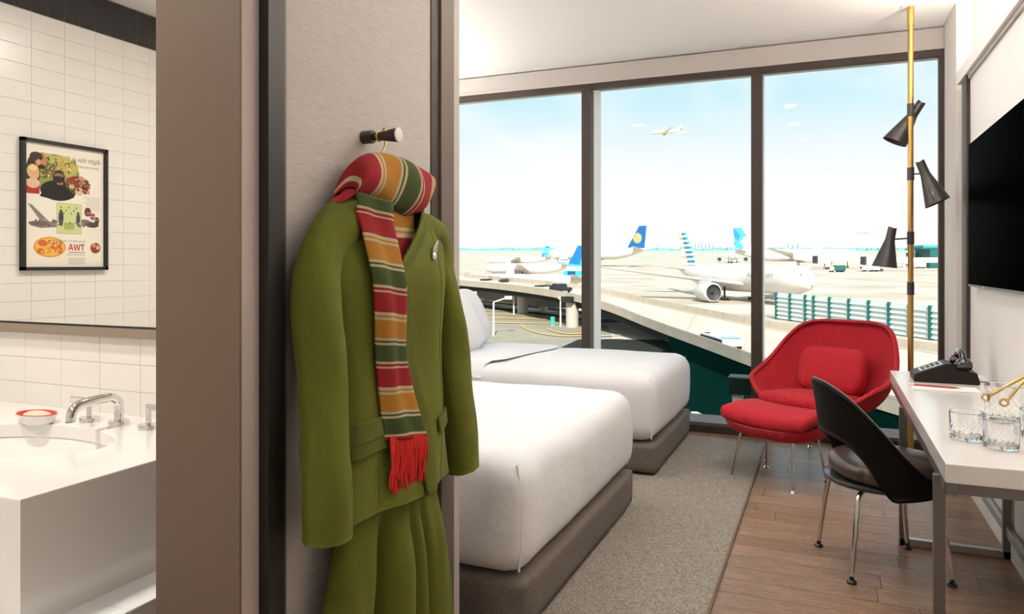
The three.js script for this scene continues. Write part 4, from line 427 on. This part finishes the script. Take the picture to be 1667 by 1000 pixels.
// cars
function car(name, label, L, D, h, hd, col, open) { const p = outP(L, D, h), o = thing(name, label, 'car', [p.x, p.y, p.z], turnOf(...hd)); const len = open ? 5.2 : 4.4; const s = new THREE.Shape(); s.moveTo(-len / 2, .35); s.lineTo(len / 2 - .1, .35); s.quadraticCurveTo(len / 2 + .05, .5, len / 2, .78); s.lineTo(len / 2 - 1.5, .92); if (!open) { s.lineTo(.45, 1.38); s.lineTo(-1.1, 1.40); s.lineTo(-1.8, .95); } s.lineTo(-len / 2 + .1, .92); s.quadraticCurveTo(-len / 2 - .05, .7, -len / 2, .35); const g = new THREE.ExtrudeGeometry(s, { depth: 1.7, bevelEnabled: true, bevelSize: .06, bevelThickness: .06, bevelSegments: 2 }); g.translate(0, 0, -.85); part('body', g, col[0], o);
  if (open) { part('cabin_opening', bx(2.0, .08, 1.4, -.35, .96, 0), O.cargrey, o); part('bonnet_panel', bx(1.6, .07, 1.5, 1.55, .95, 0, .03), col[1], o); part('windscreen', (() => { const w = bx(.05, .5, 1.45, .72, 1.2, 0, .02); return w; })(), O.slat, o); part('seat', bx(.5, .55, 1.3, -.9, 1.15, 0, .1), O.white, o); part('side_strip', [bx(5.0, .52, .06, 0, .58, .935), bx(5.0, .52, .06, 0, .58, -.935)], O.dark, o); part('boot_panel', bx(1.0, .06, 1.5, -2.0, .95, 0, .03), col[1], o); } else { part('window_band', [bx(1.9, .32, 1.76, -.35, 1.14, 0, .04)], O.dark, o); }
  for (const x of [-len / 2 + .9, len / 2 - .9]) for (const z of [-.83, .83]) { const w = cyl(.34, .34, .22, 0, 0, 0, 16); w.rotateX(PI / 2); w.translate(x, .34, z); part('wheel', w, O.tyre, o); } return o; }
{ const t = .668, N = curN.getPoint(t), F = curF.getPoint(t), q = N.clone().lerp(F, .16), d = curN.getTangent(t); const o = car('open_car', 'pale blue open-top vintage car on the elevated road', 0, 0, 0, [1, 0], [O.white, std(C(.22, .40, .46), .3)], true); o.position.set(q.x, q.y - 1.02, q.z); o.scale.setScalar(1.2); o.rotation.y = Math.atan2(-d.z, d.x) ; }
{ const t = .305, N = curN.getPoint(t), F = curF.getPoint(t), q = N.clone().lerp(F, .5), d = curN.getTangent(t); const o = car('saloon_car', 'black car driving on the elevated road near the left mullion', 0, 0, 0, [1, 0], [phy(C(.015, .02, .022), .3), 0], false); o.position.set(q.x, q.y - 1.02, q.z); o.rotation.y = Math.atan2(-d.z, d.x); }
{ const r = rng(21), base = car('parked_car', 'distant parked car in the staff lot beyond the road', -8, 232, 0, [.15, 1], [O.cargrey, 0], false); base.userData.group = 'parked cars beyond the road'; const mats = [O.cargrey, O.white, O.dark, O.carred]; for (let j = 0; j < 4; j++) for (let i = 0; i < 8; i++) { if (!i && !j) continue; const c = base.clone(); c.name = numbered('parked_car'); const D = 232 + j * 24, p = outP(lerp(-20, .5, i / 7) * (D / 232) + r() * .8, D); c.position.copy(p); c.children.forEach((m) => { if (m.name === 'body') m.material = mats[Math.floor(r() * 4)]; }); c.userData = { ...base.userData }; scene.add(c); } }

// noise fence
{ const o = thing('noise_fence', 'teal posted glass noise fence beyond the elevated road', 'fence'); const A = V(44.2, 123.5, 0), B = V(55.4, 92, 0), P = (t, h) => outP(lerp(A.x, B.x, t), lerp(A.y, B.y, t), h), dir = P(1, 0).sub(P(0, 0)), yaw = Math.atan2(-dir.z, dir.x), len = dir.length(); const ts = [0, .10, .205, .26, .36, .475, .585, .69, .79, .885, .99];
  const q = new THREE.Quaternion().setFromUnitVectors(V(1, 0, 0), dir.clone().normalize());
  ts.forEach((t, i) => { const g = bx(.34, 4.5, .5, 0, 2.25, 0); g.rotateY(yaw); const p = P(t, 0); g.translate(p.x, p.y, p.z); part('post', g, O.teal, o); });
  const pane = phy(C(.74, .86, .84), .25); for (let i = 0; i < ts.length - 1; i++) for (let k = 0; k < 6; k++) { const a = P(ts[i], .35 + k * .70), b = P(ts[i + 1], .35 + k * .70), g = bx(a.distanceTo(b) - .3, .68, .08, 0, .3, 0); g.rotateX(-.12); g.applyQuaternion(q); const m = a.clone().lerp(b, .5); g.translate(m.x, m.y, m.z); part('slat', g, O.slat, o); }
  for (let k = 0; k < 6; k++) { const a = P(0, .30 + k * .70), b = P(.99, .30 + k * .70), g = bx(a.distanceTo(b), .09, .2, 0, 0, .1); g.applyQuaternion(q); const m = a.clone().lerp(b, .5); g.translate(m.x, m.y, m.z); part('rail', g, O.white, o); } }

// aircraft: local +x is the nose, y = 0 the ground
function airliner(label, L, D, hd, o) { const p = outP(L, D, o.air || 0), g = thing('airliner', label, 'aeroplane', [p.x, p.y, p.z], turnOf(...hd)); const { len, R, hc, span: sp, fin, finMap, eng = [], engCol = O.plane, root = .40, chord = .19 } = o;
  const taper = .66, rad = (t) => { const ns = 2.3 * R / len; if (t < ns) { const k = 1 - t / ns; return R * Math.sqrt(Math.max(.0004, 1 - Math.pow(k, 2.1))); } if (t > taper) return R * (1 - .90 * Math.pow((t - taper) / (1 - taper), 1.5)); return R; }, cy = (t) => hc + (t > taper ? R * .70 * Math.pow((t - taper) / (1 - taper), 1.5) : 0) - (t < .05 ? (1 - t / .05) ** 2 * R * .28 : 0);
  part('fuselage', smooth(solidLoft(32, 72, (u, v) => { const t = Math.pow(v, 1.25), a = u * 2 * PI, r = rad(t); return V(-t * len, cy(t) + Math.sin(a) * r, -Math.cos(a) * r); }, [1, 1])), O.plane, g);
  const wing = (s, x0, c0, y0, z0, x1, c1, y1, z1, th) => smooth(solidLoft(20, 6, (u, v) => { const a = u * 2 * PI * s, c = lerp(c0, c1, v), xx = Math.cos(a), yy = Math.sin(a) * (1 - .35 * xx * -1) * .8; return V(lerp(x0, x1, v) - c / 2 + xx * c / 2, lerp(y0, y1, v) + yy * c * th / 2, s * lerp(z0, z1, v)); }));
  const xr = -root * len, cr = chord * len, xt = xr - .30 * sp, ct = cr * .24;
  for (const s of [1, -1]) { part('wing', wing(s, xr + cr * .35, cr, hc - R * .45, R * .5, xt, ct, hc + sp * .045, sp / 2, .115), O.plane, g); part('tailplane', wing(s, -len * .865, len * .10, hc + R * .6, R * .2, -len * .94, len * .035, hc + R * 1.0, sp * .17, .1), O.plane, g); }
  const fs = new THREE.Shape(), fb = cy(.9) + R * .25, fh = fin - fb, fc = o.finChord || len * .125, sw = o.finSweep || fh * .72; fs.moveTo(0, 0); fs.lineTo(-sw, fh); fs.lineTo(-sw - fc * .42, fh); fs.lineTo(-fc * 1.06, 0); fs.closePath(); const fg = new THREE.ExtrudeGeometry(fs, { depth: R * .16, bevelEnabled: true, bevelSize: .06, bevelThickness: .06, bevelSegments: 1 }); fg.translate(0, 0, -R * .08); { const q = fg.attributes.position, uv = fg.attributes.uv; const w = Math.max(sw + fc * .42, fc * 1.06); for (let i = 0; i < q.count; i++) uv.setXY(i, clamp(1 + q.getX(i) / w, .002, .998), clamp(q.getY(i) / fh, .002, .998)); } fg.translate(-len * .80, fb, 0); part('tail_fin', fg, std(C(1, 1, 1), .5, { map: finMap }), g);
  for (const [zf, er, el] of eng) for (const s of [1, -1]) { const z = s * sp / 2 * zf, x = xr + cr * .35 - (sp / 2 * zf - R) * .58 + el * .45, y = hc - R * .45 + sp * .045 * zf - er * 1.15; const e = lathe([[er * .82, 0], [er * .96, -el * .02], [er, -el * .15], [er * .96, -el * .5], [er * .70, -el], [er * .45, -el], [0, -el * 1.12]].map(([r, h]) => [r, h]), 28); e.rotateZ(-PI / 2); e.translate(x, y, z); const m = part('engine', e, engCol, g); const fan = merge([lathe([[er * .82, 0], [er * .80, -el * .12], [0, -el * .12]], 28), lathe([[er * .22, -el * .12], [0, .0]], 16)]); fan.rotateZ(-PI / 2); fan.translate(x, y, z); part('intake', fan, O.dark, m); part('pylon', bx(el * .8, er * 1.1, .3, x - el * .62, y + er * .95, z), O.plane, m); }
  if (!o.air) { const leg = (x, z, n, nm) => { const w = [cyl(.22, .22, hc - R * .6, x, (hc - R * .6) / 2, z, 8)]; for (let k = 0; k < n; k++) for (const s of [-.45, .45]) { const q = cyl(.6, .6, .4, 0, 0, 0, 16); q.rotateX(PI / 2); q.translate(x - (k - (n - 1) / 2) * 1.4, .6, z + s); w.push(q); } part(nm, w, O.tyre, g); }; leg(-len * .09, 0, 1, 'nose_wheel'); leg(xr - cr * .35, R * 1.2, 2, 'main_wheels'); leg(xr - cr * .35, -R * 1.2, 2, 'main_wheels'); }
  if (o.cockpit !== 0) part('cockpit_window', [-1, 0, 1].map((k) => { const a = PI / 2 + k * .75, t = .030, r = rad(t) * 1.0; const b = bx(1.0, .45, .9, 0, 0, 0); b.rotateX(-(k * .75)); b.translate(-t * len, cy(t) + Math.sin(a) * r * .78, -Math.cos(a) * r * .8); return b; }), O.planeGrey, g);
  if (o.text) { const [str, t0, t1, a0, a1, col, font] = o.text; for (const s of [1, -1]) { const map = canvasTex(512, 96, (c, w, h) => { c.fillStyle = '#ffffff'; c.fillRect(0, 0, w, h); c.fillStyle = col; c.font = font; c.textAlign = 'center'; c.textBaseline = 'middle'; c.fillText(str, w / 2, h / 2, w - 8); }); part('lettering', grid(20, 6, (u, v) => { const t = s > 0 ? lerp(t1, t0, u) : lerp(t0, t1, u), a = lerp(a0, a1, v), r = rad(t) * 1.004 + .01; return V(-t * len, cy(t) + Math.sin(a) * r, s * Math.cos(a) * r); }), phy(C(.66, .635, .60), .4, { map }), g); } }
  if (o.belly) part('belly_band', smooth(grid(32, 12, (u, v) => { const t = lerp(.86, .97, v), a = u * 2 * PI, r = rad(t) * 1.01 + .01; return V(-t * len, cy(t) + Math.sin(a) * r, -Math.cos(a) * r); }, [1, 1], true)), o.belly, g);
  return g; }
const finTex = (draw) => canvasTex(256, 256, draw);
const F_us = finTex((c, w, h) => { c.fillStyle = '#eee8df'; c.fillRect(0, 0, w, h); const k = 8; for (let i = 0; i < k; i++) { const y = h - (i + .78) * h / k, xr = w - (i * w / k) * .56 - 4; c.fillStyle = '#1f8ba8'; c.fillRect(xr - 118 + i * 5, y, 104 - i * 7, h / k * .52); c.fillStyle = ['#e9b99a', '#e7a78b'][i % 2]; if (i % 2 === 0) c.fillRect(0, y, xr - 116 + i * 5, h / k * .5); } });
const F_lh = finTex((c, w, h) => { c.fillStyle = '#0f5c9c'; c.fillRect(0, 0, w, h); c.fillStyle = '#e8c25a'; c.beginPath(); c.arc(w * .44, h * .52, 56, 0, 7); c.fill(); c.strokeStyle = '#0f5c9c'; c.lineWidth = 7; c.beginPath(); c.arc(w * .44, h * .52, 46, 0, 7); c.stroke(); c.beginPath(); c.moveTo(w * .30, h * .60); c.lineTo(w * .44, h * .50); c.lineTo(w * .60, h * .40); c.moveTo(w * .44, h * .50); c.lineTo(w * .50, h * .64); c.stroke(); });
const F_sq = finTex((c, w, h) => { c.fillStyle = '#3a9fd2'; c.fillRect(0, 0, w, h); c.fillStyle = '#ece3d6'; c.beginPath(); c.moveTo(w * .98, h); c.lineTo(w * .86, h * .55); c.lineTo(w * .50, h * .36); c.lineTo(w * .30, h * .62); c.lineTo(w * .46, h * .78); c.lineTo(w * .40, h); c.fill(); c.fillStyle = '#1c7cb4'; c.beginPath(); c.moveTo(0, h * .0); c.lineTo(w * .30, h * .3); c.lineTo(w * .22, h * .55); c.lineTo(0, h * .3); c.fill(); });
const F_jb = finTex((c, w, h) => { c.fillStyle = '#35b3e2'; c.fillRect(0, 0, w, h); c.fillStyle = '#1673b5'; c.beginPath(); c.moveTo(w * .1, 0); c.lineTo(w * .6, 0); c.lineTo(w * .72, h * .55); c.lineTo(w * .3, h * .6); c.fill(); c.fillStyle = '#dff2f6'; c.fillRect(0, h * .64, w, h * .14); c.fillStyle = '#0f4f7c'; c.fillRect(w * .45, h * .80, w * .3, h * .12); });
const F_jb2 = finTex((c, w, h) => { c.fillStyle = '#5cc8e6'; c.fillRect(0, 0, w, h); c.fillStyle = '#146f9b'; c.fillRect(0, h * .04, w, h * .12); c.fillRect(w * .2, h * .62, w * .7, h * .10); c.fillRect(w * .2, h * .86, w * .7, h * .08); c.fillStyle = '#146f9b'; c.fillRect(w * .62, h * .62, w * .14, h * .3); });
const F_am2 = finTex((c, w, h) => { c.fillStyle = '#aac4cc'; c.fillRect(0, 0, w, h); c.fillStyle = '#5c8f9f'; c.fillRect(0, h * .55, w * .6, h * .1); c.fillRect(w * .2, h * .78, w * .6, h * .12); c.fillStyle = '#d3988c'; c.fillRect(0, h * .7, w * .4, h * .14); });
const F_pk = finTex((c, w, h) => { c.fillStyle = '#dcb2b4'; c.fillRect(0, 0, w, h); c.fillStyle = '#5b6a86'; c.fillRect(0, 0, w, h * .2); });
const F_wh = finTex((c, w, h) => { c.fillStyle = '#e9e2d6'; c.fillRect(0, 0, w, h); c.fillStyle = '#cdbfa8'; c.fillRect(0, h * .4, w, h * .3); });
airliner('large white airliner with striped red and blue tail parked nearest the window', 58, 143, [13, -52], { len: 56, R: 3.05, hc: 5.6, span: 60, fin: 17.2, finMap: F_us, eng: [[.33, 2.15, 6.2]], text: ['American', .125, .35, .02, .56, '#77736f', '92px sans-serif'], finChord: 7.0, finSweep: 7.8 });
airliner('white airliner with dark blue tail and yellow disc behind the first mullion', 25, 492, [-56, 42], { len: 72, R: 3.7, hc: 7.6, span: 79, fin: 24.2, finMap: F_lh, eng: [[.36, 1.9, 5], [.62, 1.9, 5]], finChord: 11, finSweep: 8.5, text: ['Lufthansa', .10, .24, .1, .5, '#6f7a8c', '80px sans-serif'] });
airliner('white airliner with light blue tail behind the second mullion', 203, 432, [68, -18], { len: 72, R: 3.7, hc: 7.6, span: 79, fin: 24.2, finMap: F_sq, eng: [[.36, 1.9, 5], [.62, 1.9, 5]], finChord: 11, finSweep: 8.5, text: ['SINGAPORE AIRLINES', .26, .70, .0, .72, '#6f6a66', '62px sans-serif'] });
airliner('far small airliner with pink tail and blue engines seen head on', 166, 560, [-.35, -1], { len: 52, R: 2.6, hc: 5.4, span: 60, fin: 17.0, finMap: F_pk, eng: [[.33, 1.7, 4]], engCol: std(C(.10, .36, .52), .5), finChord: 6.5 });
airliner('white airliner with bright blue tail half hidden by the left mullion', -14.2, 182, [-33, 22], { len: 38, R: 1.98, hc: 3.6, span: 34, fin: 11.9, finMap: F_jb, eng: [[.34, 1.05, 3]], finChord: 5.6, finSweep: 4.2 });
airliner('white airliner with pale grey-blue tail parked beyond the road at left', -10, 290, [-34, 24], { len: 40, R: 1.98, hc: 3.8, span: 34, fin: 9.8, finMap: F_am2, eng: [[.34, 1.0, 3]], finChord: 4.6, finSweep: 3.2 });
airliner('white airliner with teal lettered tail farthest left on the apron', -16, 470, [-44, 20], { len: 46, R: 2.0, hc: 4.0, span: 36, fin: 12.4, finMap: F_jb2, eng: [[.34, 1.0, 3]], finChord: 5.2, finSweep: 3.6 });
airliner('white jet climbing through the sky above the apron', 142, 760, [-1, .35], { len: 34, R: 2.0, hc: 0, span: 34, fin: 6.2, finMap: F_wh, eng: [[.34, 1.1, 3]], air: 130, engCol: O.orange, cockpit: 0 });
airliner('tiny jet low in the sky beside the lowest lamp shade', 428, 920, [-.9, -.3], { len: 28, R: 1.5, hc: 0, span: 30, fin: 5, finMap: F_wh, air: 31, cockpit: 0 });

// terminal, jet bridges and ground vehicles
{ const P = outP(249, 440), o = thing('terminal_building', 'teal glass terminal building at the right edge of the apron', 'building', [P.x, P.y, P.z], YAW); part('hall', bx(26, 11, 16, 6, 5.5, 4), O.teal, o); part('roof_slab', bx(30, 1.8, 18, 4, 12.3, 3, .3), O.tealLight, o); part('roof_edge', bx(30, .7, 18.4, 3, 11.0, 3), O.teal, o); for (let i = 0; i < 4; i++) part('column', bx(.7, 10.5, .7, -7 + i * 5, 5.2, -5.5), O.white, o); for (let i = 0; i < 3; i++) part('window', bx(4.6, 3.4, .3, -9.5 + i * 5.4, 7.2, -5.0), O.teal, o); part('front_box', bx(18, 5.6, 5, -4, 3.2, -4, .2), O.white, o); for (let k = 0; k < 5; k++) part('stair_landing', bx(2.6, .5, 3, 10.5, 1.8 + k * 2.0, -5.5), O.slat, o); }
function jetBridge(label, L, D, turn, len) { const P = outP(L, D), o = thing('jet_bridge', label, 'jet bridge', [P.x, P.y, P.z], YAW + turn); part('tunnel', bx(len, 2.6, 3, len / 2, 5.6, 0, .1), O.white, o); part('cab', bx(7, 4.6, 5, -1.5, 5.4, 0, .3), O.post, o); part('cab_hood', bx(1.6, 4.0, 4.4, -5.2, 5.4, 0, .3), O.dark, o); for (const x of [0, 4]) part('support', bx(.6, 4.2, .6, x, 2.1, 0), O.planeGrey, o); part('wheel_carriage', bx(4.2, 1.2, 2.6, 2, .6, 0), O.dark, o); part('far_support', bx(1.2, 4.4, 1.2, len - 3, 2.2, 0), O.post, o); }
jetBridge('pale jet bridge reaching towards the far blue-tailed airliner', 170, 402, .08, 48); jetBridge('pale jet bridge standing left of the terminal building', 182, 372, .05, 40);
function truck(label, L, D, turn, w, col) { const P = outP(L, D), o = thing('service_truck', label, 'truck', [P.x, P.y, P.z], YAW + turn); part('cargo_box', bx(w * .66, 2.6, 2.5, w * .17, 2.0, 0, .1), col, o); part('cab', bx(w * .28, 2.0, 2.4, -w * .34, 1.6, 0, .2), O.white, o); part('windscreen', bx(.1, .8, 2.0, -w * .485, 2.0, 0), O.dark, o); part('wheels', [-w * .32, w * .1, w * .36].flatMap((x) => [-1.1, 1.1].map((z) => { const c = cyl(.5, .5, .4, 0, 0, 0, 12); c.rotateX(PI / 2); c.translate(x, .5, z); return c; })), O.tyre, o); }
truck('white service truck parked under the nearer jet bridge', 178, 368, 0, 9, O.white); truck('white service truck before the terminal building', 232, 425, .1, 11, O.white); truck('dark tug truck beyond the nose of the nearest airliner', 158, 360, .05, 8, O.teal); truck('white catering truck at the far right of the apron', 247, 418, 0, 7, O.post);
renderer.render(scene, camera);
